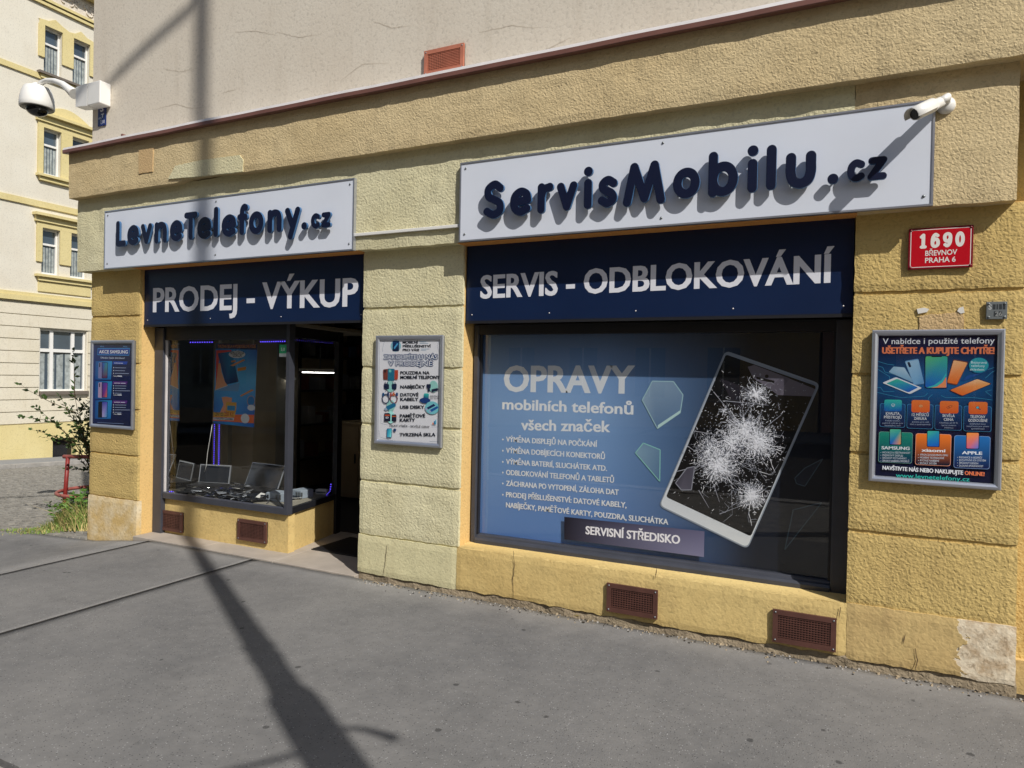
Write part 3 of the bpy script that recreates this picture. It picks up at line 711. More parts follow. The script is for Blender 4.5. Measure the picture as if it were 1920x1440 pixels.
for t, xr, y0, y1 in (('VÝMĚNA DISPLEJŮ NA POČKÁNÍ', 1119.6, 828, 838), ('VÝMĚNA DOBÍJECÍCH KONEKTORŮ', 1134, 849, 861), ('VÝMĚNA BATERIÍ, SLUCHÁTEK ATD.', 1138, 870, 883),
        ('ODBLOKOVÁNÍ TELEFONŮ A TABLETŮ', 1151, 890, 905), ('ZÁCHRANA PO VYTOPENÍ, ZÁLOHA DAT', 1160, 910.5, 928), ('PRODEJ PŘÍSLUŠENSTVÍ: DATOVÉ KABELY,', 1174.7, 931.5, 952), ('NABÍJEČKY, PAMĚŤOVÉ KARTY, POUZDRA, SLUCHÁTKA', 1253, 951, 983.7)):
    F.ptext(t, (949, y0), (xr, y1), 9.2, GW, .014, pf, strike=.0012)
    if not t.startswith('NAB'):
        q = pf(943, y0-4); F.ell(q[0], q[1], .007, .007, GW, 10)
def shard(pts, c1, c2, edge):
    q = [pf(*cw(*p)) for p in pts]; cs = [lerp(c1, c2, i/(len(q)-1)) for i in range(len(q))]
    F.poly(q, c1, cs); n = len(q)
    F.lines2([(q[i], q[(i+1) % n]) for i in range(n)], .006, edge)
shard([(870, 430), (918, 340), (1018, 342), (1063, 405), (1050, 490), (942, 565)], srgb(150, 174, 198), srgb(96, 126, 164), srgb(170, 206, 214))
F.poly([pf(*cw(*p)) for p in ((942, 565), (1050, 490), (1050, 478), (945, 548))], srgb(196, 226, 226))
shard([(838, 680), (875, 633), (955, 665), (953, 815)], srgb(140, 172, 196), srgb(90, 122, 160), srgb(150, 214, 204))
shard([(1592, 800), (1640, 752), (1725, 708), (1640, 838), (1600, 825)], srgb(26, 32, 48), srgb(34, 42, 60), srgb(64, 84, 100))
shard([(1585, 950), (1720, 915), (1545, 1138)], srgb(22, 28, 44), srgb(30, 38, 56), srgb(70, 92, 108))
# the printed phone
ph = [pf(*cp(*p)) for p in ((505, 62), (1145, 285), (655, 1402), (55, 1112))]
F.rpoly(ph, srgb(150, 160, 176), .06)
ph2 = [pf(*cp(*p)) for p in ((508, 74), (1134, 292), (652, 1390), (64, 1106))]
F.rpoly(ph2, srgb(226, 229, 236), .055, cs=[srgb(150, 160, 178), srgb(130, 140, 160), srgb(238, 240, 244), srgb(232, 234, 240)])
scr = [pf(*cp(*p)) for p in ((508, 88), (1119, 302), (676, 1316), (104, 1050))]
F.rpoly(scr, srgb(14, 12, 15), .03)
F.poly([pf(*cp(*p)) for p in ((655, 172), (700, 160), (890, 232), (1110, 322), (1088, 372), (860, 362), (800, 318), (690, 245))], srgb(110, 104, 118), None)
F.poly([pf(*cp(*p)) for p in ((890, 232), (940, 250), (900, 300), (870, 362), (800, 318))], srgb(96, 90, 104))
F.rpoly([pf(*cp(*p)) for p in ((714, 238), (838, 266), (834, 284), (712, 254))], srgb(20, 18, 22), .5)
q = pf(*cp(784, 236)); F.ell(q[0], q[1], .012, .012, srgb(24, 20, 26), 14)
q = pf(*cp(740, 224)); F.ell(q[0], q[1], .006, .009, srgb(150, 148, 160), 10)
F.poly([pf(*cp(*p)) for p in ((470, 250), (690, 330), (640, 460), (560, 430))], srgb(44, 40, 48))
def inscr(p):           # inside the printed screen?
    s_ = 0
    for i in range(4):
        a, b = scr[i], scr[(i+1) % 4]; s_ += 1 if (b[0]-a[0])*(p[1]-a[1])-(b[1]-a[1])*(p[0]-a[0]) < 0 else -1
    return abs(s_) == 4
rc = random.Random(11); segs = []; thin = []
def cl(x, y, rad, n, dense):
    c = pf(*cp(x, y)); k = pf(*cp(x+100, y)); sc_ = (k[0]-c[0])/100*rad
    for i in range(n):
        a = rc.uniform(0, 2*math.pi); L_ = sc_*rc.uniform(.35, 1.0)*(1 if rc.random() > .12 else 1.9); p = c
        st_ = 5
        for j in range(st_):
            a += rc.gauss(0, .22); q_ = (p[0]+math.cos(a)*L_/st_, p[1]+math.sin(a)*L_/st_)
            if inscr(q_) and inscr(p): (segs if rc.random() < dense else thin).append((p, q_))
            if rc.random() < .5:
                b_ = a+rc.choice((-1, 1))*rc.uniform(.7, 1.6); e = (q_[0]+math.cos(b_)*L_*.22, q_[1]+math.sin(b_)*L_*.22)
                if inscr(e) and inscr(q_): thin.append((q_, e))
            p = q_
for a in ((640, 600, 60, 90, .8), (735, 675, 70, 130, .8), (460, 830, 75, 140, .8), (680, 1040, 60, 100, .8), (545, 690, 70, 70, .7), (715, 355, 45, 50, .7), (715, 360, 105, 60, .35), (640, 590, 130, 90, .4), (720, 680, 140, 110, .45), (560, 650, 120, 60, .35), (460, 830, 140, 120, .45), (400, 730, 110, 60, .3), (680, 1040, 120, 90, .4), (500, 470, 40, 24, .3), (520, 760, 260, 40, .12), (650, 640, 300, 36, .1)): cl(*a)
for (ux, uy, sx_, sy_, nn) in ((650, 600, 75, 45, 520), (720, 685, 75, 55, 620), (560, 680, 90, 50, 420), (455, 830, 75, 60, 620), (420, 740, 80, 45, 300), (690, 1045, 55, 45, 360), (715, 360, 50, 34, 220), (580, 760, 150, 150, 420), (640, 520, 130, 120, 260)):
    for i in range(nn):
        a = pf(*cp(rc.gauss(ux, sx_), rc.gauss(uy, sy_))); t = rc.uniform(0, 6.28); L_ = rc.uniform(.004, .020); b = (a[0]+L_*math.cos(t), a[1]+L_*math.sin(t))
        if inscr(a) and inscr(b): (thin if rc.random() < .6 else segs).append((a, b))
F.lines(thin, .0022, srgb(176, 178, 190)); F.lines(segs, .0034, srgb(236, 238, 244))
dots = []
for i in range(520):
    a = pf(*cp(rc.uniform(120, 1080), rc.uniform(240, 1280)))
    if inscr(a): s_ = rc.uniform(.0012, .0035); dots.append((a, (a[0]+s_, a[1]+s_*.6)))
F.lines(dots, .003, srgb(200, 202, 210))
for y_, yy in ((300, 0),):
    lin = [((500, 400), (800, 430)), ((430, 340), (560, 500)), ((280, 600), (520, 640)), ((250, 700), (420, 820)), ((180, 875), (420, 820)), ((560, 930), (700, 990)), ((700, 990), (810, 1005)), ((330, 1000), (400, 1120)), ((470, 1160), (600, 1110)), ((430, 960), (470, 1080)), ((620, 520), (680, 430)), ((800, 560), (890, 490))]
    F.lines([(pf(*cp(*a)), pf(*cp(*b))) for a, b in lin], .004, srgb(160, 162, 172))
shard([((1220+a*.2778)-860)/.3958 if False else a for a in ()] or [(1032, 820), (1085, 750), (1122, 742), (1107, 852), (1060, 853)], srgb(58, 56, 66), srgb(84, 82, 94), srgb(130, 132, 142))
F.build('window_film', 'print_matt', W)
# vertical seam of the film strips, sticker
S_ = Print(FY-.022)
S_.poly([pf(*p) for p in ((1060, 968), (1322, 995), (1321, 1043), (1060, 1010))], (0, 0, 0), [srgb(24, 22, 34), srgb(96, 94, 122), srgb(120, 120, 150), srgb(30, 28, 42)])
S_.ptext('SERVISNÍ STŘEDISKO', (1100, 1000), (1276, 1018.6), 14.5, srgb(226, 226, 232), .016, pf, strike=.0015)
S_.build('sticker', 'print', W)

# ---- left display window and shop door
D_ = bpy.data.objects.new('display_window', None); col.objects.link(D_); D_.parent = B
CF = .20; cx0 = -6.312; cxc = P(541, 900, CF).x; sideB = Vector((-4.715, 1.10, 0)); sideA = Vector((cxc, CF, 0))
sd = (sideB-sideA).normalized(); sn = Vector((sd.y, -sd.x, 0))
zr0 = P(537, 965, CF).z; zr1 = P(300, 932, CF).z; zt = P(420, 637, CF).z; zbl = P(275, 613, .05).z
def wallprism(pts, z0, z1): # plan polygon extruded up
    n = len(pts); return MB().add([(p[0], p[1], z0) for p in pts]+[(p[0], p[1], z1) for p in pts], [tuple(range(n)), tuple(range(n, 2*n))]+[(i, (i+1) % n, n+(i+1) % n, n+i) for i in range(n)])
rough_block('display_plinth', 'plinth', B, cx0, cxc-.012, .216, .30, -.06, zr0, amp=.003, seed=61)
wallprism([(cxc-.0125, .217), (cxc-.012+sd.x*.88, .217+sd.y*.88), (cxc-.3, 1.1), (cxc-.3, .217)], -.06, zr0-.001).build('display_plinth', 'plinth', B)
xg0 = P(309, 800, CF).x
MB().box(cx0, xg0, CF-.03, CF+.06, -.02, zbl, bev=.004).build('frame_bar', 'frame', D_)
MB().prismx([(CF-.02, zr0), (CF-.02, zr0+.055), (CF, zr0+.065), (CF, zr1), (CF+.05, zr1), (CF+.05, zr0)], xg0, cxc-.03).build('frame_bar', 'frame', D_)
MB().box(xg0, cxc-.03, CF-.01, CF+.05, zt, zbl+.02).build('frame_bar', 'frame_dark', D_)
wallprism([(cxc-.03, CF-.022), (cxc+.006, CF-.022), (cxc+.004, CF+.05), (cxc-.03, CF+.05)], zr0, zbl+.02).build('frame_bar', 'frame', D_)
def sidebar(name, mat, t0, t1, w0, w1, z0, z1, parent):
    a, b = sideA+sd*t0, sideA+sd*t1
    return wallprism([(a+sn*w0)[:2], (b+sn*w0)[:2], (b+sn*w1)[:2], (a+sn*w1)[:2]], z0, z1).build(name, mat, parent)
SLn = (sideB-sideA).length
sidebar('frame_bar', 'frame_dark', .055, SLn, -.03, .012, zr0, zr0+.055, D_)
sidebar('frame_bar', 'frame_dark', .055, SLn, -.03, .012, zt+.02, zbl+.02, D_)
sidebar('frame_bar', 'frame_dark', SLn-.07, SLn+.02, -.03, .02, 0.0, zbl+.25, D_)
MB().box(xg0-.005, cxc-.025, CF+.02, CF+.024, zr1-.005, zt+.005).build('pane', 'glass', D_)
sidebar('pane', 'glass', .05, SLn-.06, -.012, -.008, zr0+.05, zt+.025, D_)
MB().box(xg0-.002, xg0+.012, CF-.004, CF+.018, zr1, zt).build('glazing_bead', 'zinc_and_glint', D_)
wallprism([(cx0, .25), (cxc-.035, .25), (cxc-.03+sd.x*.85, .25+sd.y*.85), (cx0, 1.1)], zr0+.02, zr0+.035).build('display_floor', 'inwall', D_)
MB().box(cx0+.004, cx0+.010, .27, 1.1, zr0+.04, zt+.2).build('mirror_panel', 'mirror', D_)
MB().box(cx0-.06, cx0+.003, .27, 2.2, -.02, 2.6).build('side_lining', 'inwall', D_)
MB().box(cx0, cxc, .25, 1.6, zt+.12, zt+.15).build('display_ceiling', 'inwall', D_)
# sticker on the pane (small green rating sign)
GS = Print(CF+.019); q0 = P(521, 646, CF); q1 = P(534, 669, CF)
GS.poly([(q0.x, q0.z), (q1.x, q0.z), (q1.x, q1.z), (q0.x, q1.z)], srgb(220, 226, 222)); hh = q0.z-q1.z
GS.poly([(q0.x, q0.z), (q1.x, q0.z), (q1.x, q1.z+hh*.28), (q0.x, q1.z+hh*.28)], srgb(54, 178, 120)); GS.text('5,0', q0.x+.02, q1.x-.02, q1.z+hh*.5, hh*.24, srgb(235, 245, 240))
GS.build('sticker', 'print', D_)
# door in the recess
DR = bpy.data.objects.new('shop_door', None); col.objects.link(DR); DR.parent = B
MB().box(-3.70, -3.56, 1.08, 1.16, 0.012, 2.62).build('frame_bar', 'frame_dark', DR)
MB().box(-4.70, -3.70, 1.08, 1.16, 2.12, 2.62).build('transom', 'frame_dark', DR)
# open leaf swung inwards against the inner side
MB().box(-3.68, -3.64, 1.17, 2.05, .03, .16).build('door_leaf', 'frame_dark', DR); MB().box(-3.68, -3.64, 1.17, 2.05, 2.0, 2.10).build('door_leaf', 'frame_dark', DR)
MB().box(-3.679, -3.641, 1.17, 1.25, .16, 2.0).build('door_leaf', 'frame_dark', DR); MB().box(-3.679, -3.641, 1.97, 2.05, .16, 2.0).build('door_leaf', 'frame_dark', DR)
MB().box(-3.662, -3.658, 1.25, 1.97, .16, 2.0).build('pane', 'glass', DR)
MB().tube([(-3.70, 1.9, .95), (-3.73, 1.9, .97), (-3.73, 1.9, 1.25), (-3.70, 1.9, 1.27)], .012).build('handle', 'steel', DR)
box('pier', 'reveal', B, -3.564, -3.3, .42, 1.3, -.05, 2.66)
# threshold slabs
for x0, x1 in ((-6.31, -5.40), (-5.394, -4.47), (-4.464, -3.582)):
    box('threshold_slab', 'slab', B, x0, x1, -.040, 1.2, -.05, .012, bev=.004)

# ================================================================== SIGNS
def signboard(x0, x1, z0, z1, label, letters, r_main, r_small):
    S = thing('sign_board', label, 'sign', 'white sign boards over the shop windows')
    Y0, Y1 = -.122, -.0965
    MB().box(x0+.006, x1-.006, Y0+.001, Y1, z0+.006, z1-.006).build('panel', 'white_board', S)
    e = .011
    MB().box(x0, x1, Y0-.004, Y1+.002, z1-e, z1).build('edge_profile', 'alu', S); MB().box(x0, x1, Y0-.004, Y1+.002, z0, z0+e).build('edge_profile', 'alu', S)
    MB().box(x0, x0+e, Y0-.0035, Y1+.002, z0+e, z1-e).build('edge_profile', 'alu', S); MB().box(x1-e, x1, Y0-.0035, Y1+.002, z0+e, z1-e).build('edge_profile', 'alu', S)
    for fx in (.015, .5, .985):
        for zz in (z0+.055, z1-.045):
            MB().lathe([(0, .005), (.006, .004), (.009, 0)], n=8).xform(Matrix.Translation((x0+(x1-x0)*fx, Y0, zz)) @ Matrix.Rotation(R(90), 4, 'X')).build('screw', 'steel', S)
    yf = -.168
    for i, (ch, l, r_, t, b) in enumerate(letters):
        ym = (t+b)/2; a = P(l, ym, yf).x; c = P(r_, ym, yf).x; xm = (l+r_)/2; top = P(xm, t, yf).z; bot = P(xm, b, yf).z
        rr = r_small if i >= len(letters)-3 else r_main
        lp = outline(ch, c-a, top-bot, rr if ch != '.' else 1)if ch != '.' else outline('.', c-a, top-bot, (c-a)/3)
        vs, fs, nz_ = plate_mesh(lp, .022)
        mt = Matrix.Translation((a, yf+.011, bot)) @ Matrix.Rotation(R(90), 4, 'X')
        mb = MB(); mb.v = [tuple(mt @ Vector(v)) for v in vs]; mb.f = fs; mb.m = [0 if abs(z) > .9 else 1 for z in nz_]; mb.sm = [False]*len(fs)
        o = mb.build('letter', ['letter', 'letter_side'], S)
        for k, (fx, fz) in enumerate(((.5, .5),)):
            pass
        sp = MB(); sp.tube([((a+c)/2 if ch in 'il.MTv' else a+rr, yf+.020, (bot+rr*.9) if ch != 'v' else bot+rr*.9), ((a+c)/2 if ch in 'il.MTv' else a+rr, Y0, bot+rr*.9)], .006, 6); sp.build('spacer', 'steel', o)
    setbase(S, (x0+x1)/2, Y1, z0); return S
RS = [('S', 905.8, 945.6, 338.8, 409.2), ('e', 956.6, 996.4, 351.9, 403.9), ('r', 1008, 1037, 343, 398.9), ('v', 1044, 1081.7, 341.6, 394), ('i', 1094, 1110.8, 313, 391), ('s', 1120.6, 1157.8, 330, 388), ('M', 1168.8, 1247, 303.5, 384), ('o', 1262, 1311.7, 314.7, 371), ('b', 1328.6, 1383.5, 282.7, 367), ('i', 1401, 1421, 273, 360), ('l', 1437, 1455.4, 272, 355), ('u', 1473.6, 1529.4, 285, 352), ('.', 1552, 1571.6, 325, 345), ('c', 1589, 1622.3, 299, 340), ('z', 1627.4, 1662.8, 294, 336)]
LS = [('L', 217.4, 236, 414, 461.3), ('e', 238.6, 260.5, 422, 459.5), ('v', 264, 284.5, 419.4, 456.9), ('n', 289.8, 312.6, 416, 455.3), ('e', 318.6, 342, 412.8, 452), ('T', 345.3, 369.5, 397.8, 449), ('e', 369.8, 396, 407, 447.6), ('l', 400.3, 409, 388, 444), ('e', 415.6, 443, 402, 443.3), ('f', 444.8, 464.3, 382.6, 440), ('o', 466.7, 493.7, 396.4, 438.6), ('n', 501.5, 527.8, 392.8, 435.5), ('y', 534, 562, 388.8, 448.2), ('.', 565, 575, 416.7, 430), ('c', 583, 600, 400, 428), ('z', 602.4, 619.5, 398, 425.7)]
signboard(P(862, 380, -.122).x, P(1752, 280, -.122).x, ZA-.004, P(1300, 247, -.122).z, 'white board with raised navy rounded letters above the film-covered window', RS, .0265, .018)
signboard(P(196, 450, -.122).x, P(664, 400, -.122).x, ZA-.004, P(430, 365, -.122).z, 'white board with raised navy rounded letters above the display window and door', LS, .026, .0185)

def fascia(x0, x1, zb, text, L, Rr, cap, label, nscrew):
    S = thing('fascia_panel', label, 'sign', 'navy lettered panels over the shop windows')
    MB().box(x0, x1, .05, .062, zb, ZA-.003).build('panel', 'navy', S)
    MB().box(x0+.004, x1-.004, .0625, .22, zb-.002, ZA-.004).build('panel_box', 'frame_dark', S)
    MB().box(x0, x1, .044, .0615, zb-.022, zb-.0005).build('edge_profile', 'frame_dark', S)
    T = Print(.0496); T.ptext(text, L, Rr, cap, srgb(224, 225, 232), .018, lambda x, y: (lambda v: (v.x, v.z))(P(x, y, .05)), strike=.0035)
    T.build('lettering', 'print', S)
    for i in range(nscrew):
        MB().lathe([(0, .003), (.004, .002), (.005, 0)], n=8).xform(Matrix.Translation((x0+.05+(x1-x0-.1)*i/(nscrew-1), .05, zb+.045)) @ Matrix.Rotation(R(90), 4, 'X')).build('screw', 'zinc_and_glint', S)
    setbase(S, (x0+x1)/2, .06, zb)
fascia(-2.634, .010, zb+.022, 'SERVIS - ODBLOKOVÁNÍ', (901, 559), (1562, 528.5), 41, 'navy panel with two white words above the film-covered window', 5)
fascia(-6.310, -3.580, zbl+.022, 'PRODEJ - VÝKUP', (287, 584.5), (671, 573), 43, 'navy panel with two white words above the display window and door', 4)
# cable duct between the boards
a, b = P(664, 437, -.1), P(862, 428, -.1)
tag(MB().box(a.x, b.x, -.112, -.0955, (a.z+b.z)/2-.012, (a.z+b.z)/2+.012, bev=.003).build('cable_duct', 'white'), 'thin white cable duct between the two sign boards', 'cable duct')

# ================================================================== FRAMED POSTERS
def frame_poster(label, corners, Y=-.02):
    q = [P(x, y, Y) for x, y in corners]
    x0 = (q[0].x+q[3].x)/2; x1 = (q[1].x+q[2].x)/2; z1 = (q[0].z+q[1].z)/2; z0 = (q[2].z+q[3].z)/2; f = .033
    S = thing('framed_poster', label, 'poster', 'framed posters on the pilasters')
    def rail(a, b, n):   # mitred snap-frame rail from outer corner a to b, n inward
        a, b, n = Vector(a), Vector(b), Vector(n); d = (b-a).normalized(); vs = []
        prof = [(0, 0.0), (0, -.012), (.006, -.0165), (.016, -.017), (.027, -.012), (f, -.004), (f, 0)]
        for e, sgn in ((a, 1), (b, -1)):
            for t, yy in prof: p = e+n*t+d*t*sgn; vs.append((p.x, Y+yy+.0, p.z))
        m_ = len(prof); MB().add(vs, [(i, i+1, m_+i+1, m_+i) for i in range(m_-1)]+[tuple(range(m_)), tuple(range(m_, 2*m_))]).build('frame_rail', 'alu', S)
    rail((x0, 0, z1), (x1, 0, z1), (0, 0, -1)); rail((x0, 0, z0), (x1, 0, z0), (0, 0, 1)); rail((x0, 0, z0), (x0, 0, z1), (1, 0, 0)); rail((x1, 0, z0), (x1, 0, z1), (-1, 0, 0))
    MB().box(x0+.004, x1-.004, Y+.001, Y+.018, z0+.004, z1-.004).build('back_panel', 'steel', S)
    MB().box(x0+f*.8, x1-f*.8, Y-.0055, Y-.0048, z0+f*.8, z1-f*.8).build('cover_sheet', 'glassclear', S)
    setbase_later = S
    return S, (x0+f*.85, x1-f*.85, z0+f*.85, z1-f*.85)
OR, WH, TE, NV = srgb(240, 126, 60), srgb(232, 236, 242), srgb(52, 190, 176), srgb(12, 22, 66)
# --- right poster (used phones)
PY = -.02+.0009
pr = lambda x, y: (lambda v: (v.x, v.z))(P(x, y, -.02))
S, (x0, x1, z0, z1) = frame_poster('framed poster of orange and blue phones on the right pilaster', [(1638, 619), (1887, 617), (1874, 919), (1626, 901)])
T = Print(PY)
def bgcol(u, v):
    c = lerp(srgb(10, 18, 58), srgb(18, 96, 156), 1-abs(v-.66)/.24 if abs(v-.66) < .24 else 0)
    return lerp(c, srgb(10, 16, 50), abs(u-.5)*1.3-.2)
T.grid(lambda u, v: (x0+(x1-x0)*u, z0+(z1-z0)*v), bgcol, 12, 24)
A = lambda x, y: (1620+x*.1458, 610+y*.1458); Bq = lambda x, y: (1620+x*.1458, 740+y*.1458)
pa = lambda x, y: pr(*A(x, y)); pb = lambda x, y: pr(*Bq(x, y))
def tx(T, s_, f_, x0_, y0_, x1_, y1_, cap, c, bold=.012, **k):   # crop coordinates
    a, b, h = f_(x0_, y0_), f_(x1_, y1_), f_(x0_, y0_-cap); T.text(s_, a[0], b[0], a[1], h[1]-a[1], c, bold, rise=b[1]-a[1], **k)
cir = [[(170, 520), (240, 540), (270, 600), (420, 640)], [(170, 560), (330, 660), (330, 720)], [(165, 800), (215, 800), (250, 850), (390, 850)], [(165, 860), (330, 900), (480, 930), (780, 910), (820, 870)], [(830, 960), (830, 930), (880, 890)], [(990, 900), (1050, 930), (1420, 930), (1650, 960)], [(1560, 680), (1650, 600), (1690, 580)], [(1640, 830), (1560, 850), (1640, 910)], [(170, 460), (300, 500), (390, 510)], [(1590, 570), (1680, 540)]]
for c in cir: T.path([pa(*p) for p in c], .0022, srgb(60, 150, 190))
tx(T, 'V nabídce i použité telefony', pa, 240, 240, 1680, 232, 72, WH, .006)
tx(T, 'UŠETŘETE A KUPUJTE CHYTŘE!', pa, 235, 362, 1678, 366, 78, srgb(236, 132, 92), .02, strike=.002)
def phone(T, f_, pts, body, cs, notch=None, inset=.08, r=.12):
    q = [f_(*p) for p in pts]; T.rpoly(q, body, r); cx_ = sum(p[0] for p in q)/4; cz_ = sum(p[1] for p in q)/4
    T.rpoly([(p[0]+(cx_-p[0])*inset, p[1]+(cz_-p[1])*inset) for p in q], cs[0], r, cs=cs)
phone(T, pa, [(380, 530), (520, 540), (640, 740), (318, 600)], srgb(150, 190, 216), [srgb(150, 190, 216), srgb(176, 206, 226), srgb(120, 170, 206), srgb(140, 184, 214)])
phone(T, pa, [(522, 460), (700, 428), (775, 750), (640, 770)], srgb(110, 160, 206), [srgb(160, 198, 226), srgb(150, 192, 222), srgb(96, 156, 208), srgb(120, 176, 220)])
T.rpoly([pa(*p) for p in ((555, 475), (585, 470), (610, 535), (580, 540))], srgb(24, 34, 60), .4)
phone(T, pa, [(1330, 640), (1540, 610), (1300, 710), (1250, 715)], srgb(22, 60, 120), [srgb(30, 80, 150)]*4)
phone(T, pa, [(1150, 435), (1345, 470), (1195, 772), (1060, 745)], srgb(120, 66, 50), [srgb(246, 190, 140), srgb(244, 170, 110), srgb(236, 112, 40), srgb(238, 118, 44)])
phone(T, pa, [(785, 390), (1080, 390), (1072, 812), (782, 808)], srgb(16, 26, 56), [srgb(88, 190, 120), srgb(60, 176, 150), srgb(24, 110, 200), srgb(20, 100, 196)], inset=.04, r=.1)
T.poly([pa(*p) for p in ((800, 800), (900, 770), (1000, 700), (1058, 610), (1058, 640), (1010, 730), (930, 790), (850, 802))], srgb(60, 190, 190))
T.poly([pa(*p) for p in ((860, 802), (940, 786), (1010, 735), (1058, 660), (1058, 800))], srgb(242, 150, 100))
T.rpoly([pa(*p) for p in ((860, 392), (1010, 392), (1000, 408), (870, 408))], srgb(12, 18, 40), .4)
phone(T, pa, [(410, 665), (748, 805), (590, 885), (234, 740)], srgb(226, 232, 240), [srgb(60, 190, 160), srgb(30, 110, 200), srgb(24, 90, 190), srgb(50, 170, 170)], inset=.2)
phone(T, pa, [(1460, 685), (1645, 750), (1260, 910), (1092, 835)], srgb(90, 50, 60), [srgb(248, 200, 150), srgb(244, 170, 100), srgb(238, 112, 44), srgb(238, 120, 50)], inset=.05)
q = pa(1475, 515); e = pa(1608, 415); T.ell(q[0], q[1], abs(e[0]-q[0]), abs(e[1]-q[1]), srgb(24, 120, 160), 26); T.ell(q[0], q[1]+.002, abs(e[0]-q[0])*.94, abs(e[1]-q[1])*.92, srgb(44, 158, 172), 26)
for i, (t, a, b, y) in enumerate((('Bazarové', 1375, 1580, 490), ('telefony', 1378, 1555, 533), ('skladem', 1360, 1545, 580))): tx(T, t, pa, a, y, b, y+4, 30, srgb(210, 236, 240), .006)
for i, (xa, xb, ya, yb, ix, ic, l1, l2, sm) in enumerate(((205, 533, 110, 412, (262, 487, 62, 212), TE, 'KVALITA', 'PŘÍSTROJŮ', ('Každý telefon', 'pečlivě vybrán pro', 'bezchybný stav')), (553, 893, 118, 432, (612, 847, 68, 228), OR, '12 MĚSÍCŮ', 'ZÁRUKA', ('Jistota pro váš', 'klid a spokojenost')), (912, 1262, 130, 450, (976, 1216, 80, 240), OR, 'SKVĚLÁ', 'CENA', ('Ušetřete až 50 %', 'oproti novému', 'telefonu')), (1282, 1640, 142, 468, (1346, 1588, 90, 250), OR, 'TELEFONY', 'ODZKOUŠENÉ', ('Důkladné testy', 'funkčnosti pro plnou', 'spolehlivost')))):
    q = [pb(xa, ya), pb(xb, ya+8), pb(xb-6, yb+12), pb(xa-6, yb)]; T.rpoly(q, srgb(70, 150, 196), .1)
    cx_ = sum(p[0] for p in q)/4; cz_ = sum(p[1] for p in q)/4
    T.rpoly([(p[0]+(cx_-p[0])*.03, p[1]+(cz_-p[1])*.03) for p in q], NV, .1, cs=[srgb(22, 76, 130)]*2+[srgb(10, 20, 62)]*2)
    c2 = srgb(24, 100, 180) if ic is TE else srgb(232, 100, 40); T.rpoly([pb(ix[0], ix[2]), pb(ix[1], ix[2]+4), pb(ix[1]-3, ix[3]+2), pb(ix[0]-3, ix[3])], ic, .18, cs=[ic, ic, c2, c2])
    c_ = pb((ix[0]+ix[1])/2, (ix[2]+ix[3])/2); lc = WH if i in (0,) else srgb(90, 50, 50)
    if i == 0:
        sh = [(-.010, .008), (0, .011), (.010, .008), (.009, -.003), (0, -.011), (-.009, -.003)]; sh = [(c_[0]+a*.8, c_[1]+b*.8) for a, b in sh]; T.path(sh+[sh[0]], .0017, WH); T.path([(c_[0]-.004, c_[1]), (c_[0]-.001, c_[1]-.003), (c_[0]+.005, c_[1]+.003)], .0015, WH)
    elif i == 1:
        T.ell(c_[0], c_[1]+.001, .011, .009, srgb(150, 80, 50), 20); T.ell(c_[0], c_[1]+.001, .0095, .0078, srgb(244, 168, 110), 20); T.text('12', c_[0]-.0045, c_[0]+.0045, c_[1]-.002, .006, srgb(70, 36, 30), .02)
    elif i == 2:
        g_ = [(-.013, -.002), (.003, .009), (.012, .010), (.013, .003), (-.006, -.010)]; g_ = [(c_[0]+a, c_[1]+b) for a, b in g_]; T.path(g_+[g_[0]], .0014, lc); T.text('%', c_[0]-.005, c_[0]+.003, c_[1]-.004, .007, lc, .01)
    else:
        T.ell(c_[0]-.003, c_[1]+.002, .008, .0075, srgb(20, 60, 90), 20); T.ell(c_[0]-.003, c_[1]+.002, .0062, .0058, srgb(90, 200, 220), 20); T.lines2([((c_[0]+.002, c_[1]-.003), (c_[0]+.011, c_[1]-.009))], .004, srgb(20, 60, 110))
    mx_ = (xa+xb)/2; y_ = ix[3]+ (45 if i < 3 else 48)
    for j, (t, wd) in enumerate(((l1, 20*len(l1)+38), (l2, 20*len(l2)+46))): wd = min(wd, xb-xa-30); tx(T, t, pb, mx_-wd/2, y_+j*48, mx_+wd/2, y_+j*48+4, 34, WH, .012)
    for j, t in enumerate(sm): wd = min(14.5*len(t), xb-xa-40); tx(T, t, pb, mx_-wd/2, y_+84+j*31, mx_+wd/2, y_+87+j*31, 18, srgb(176, 190, 214), 0)
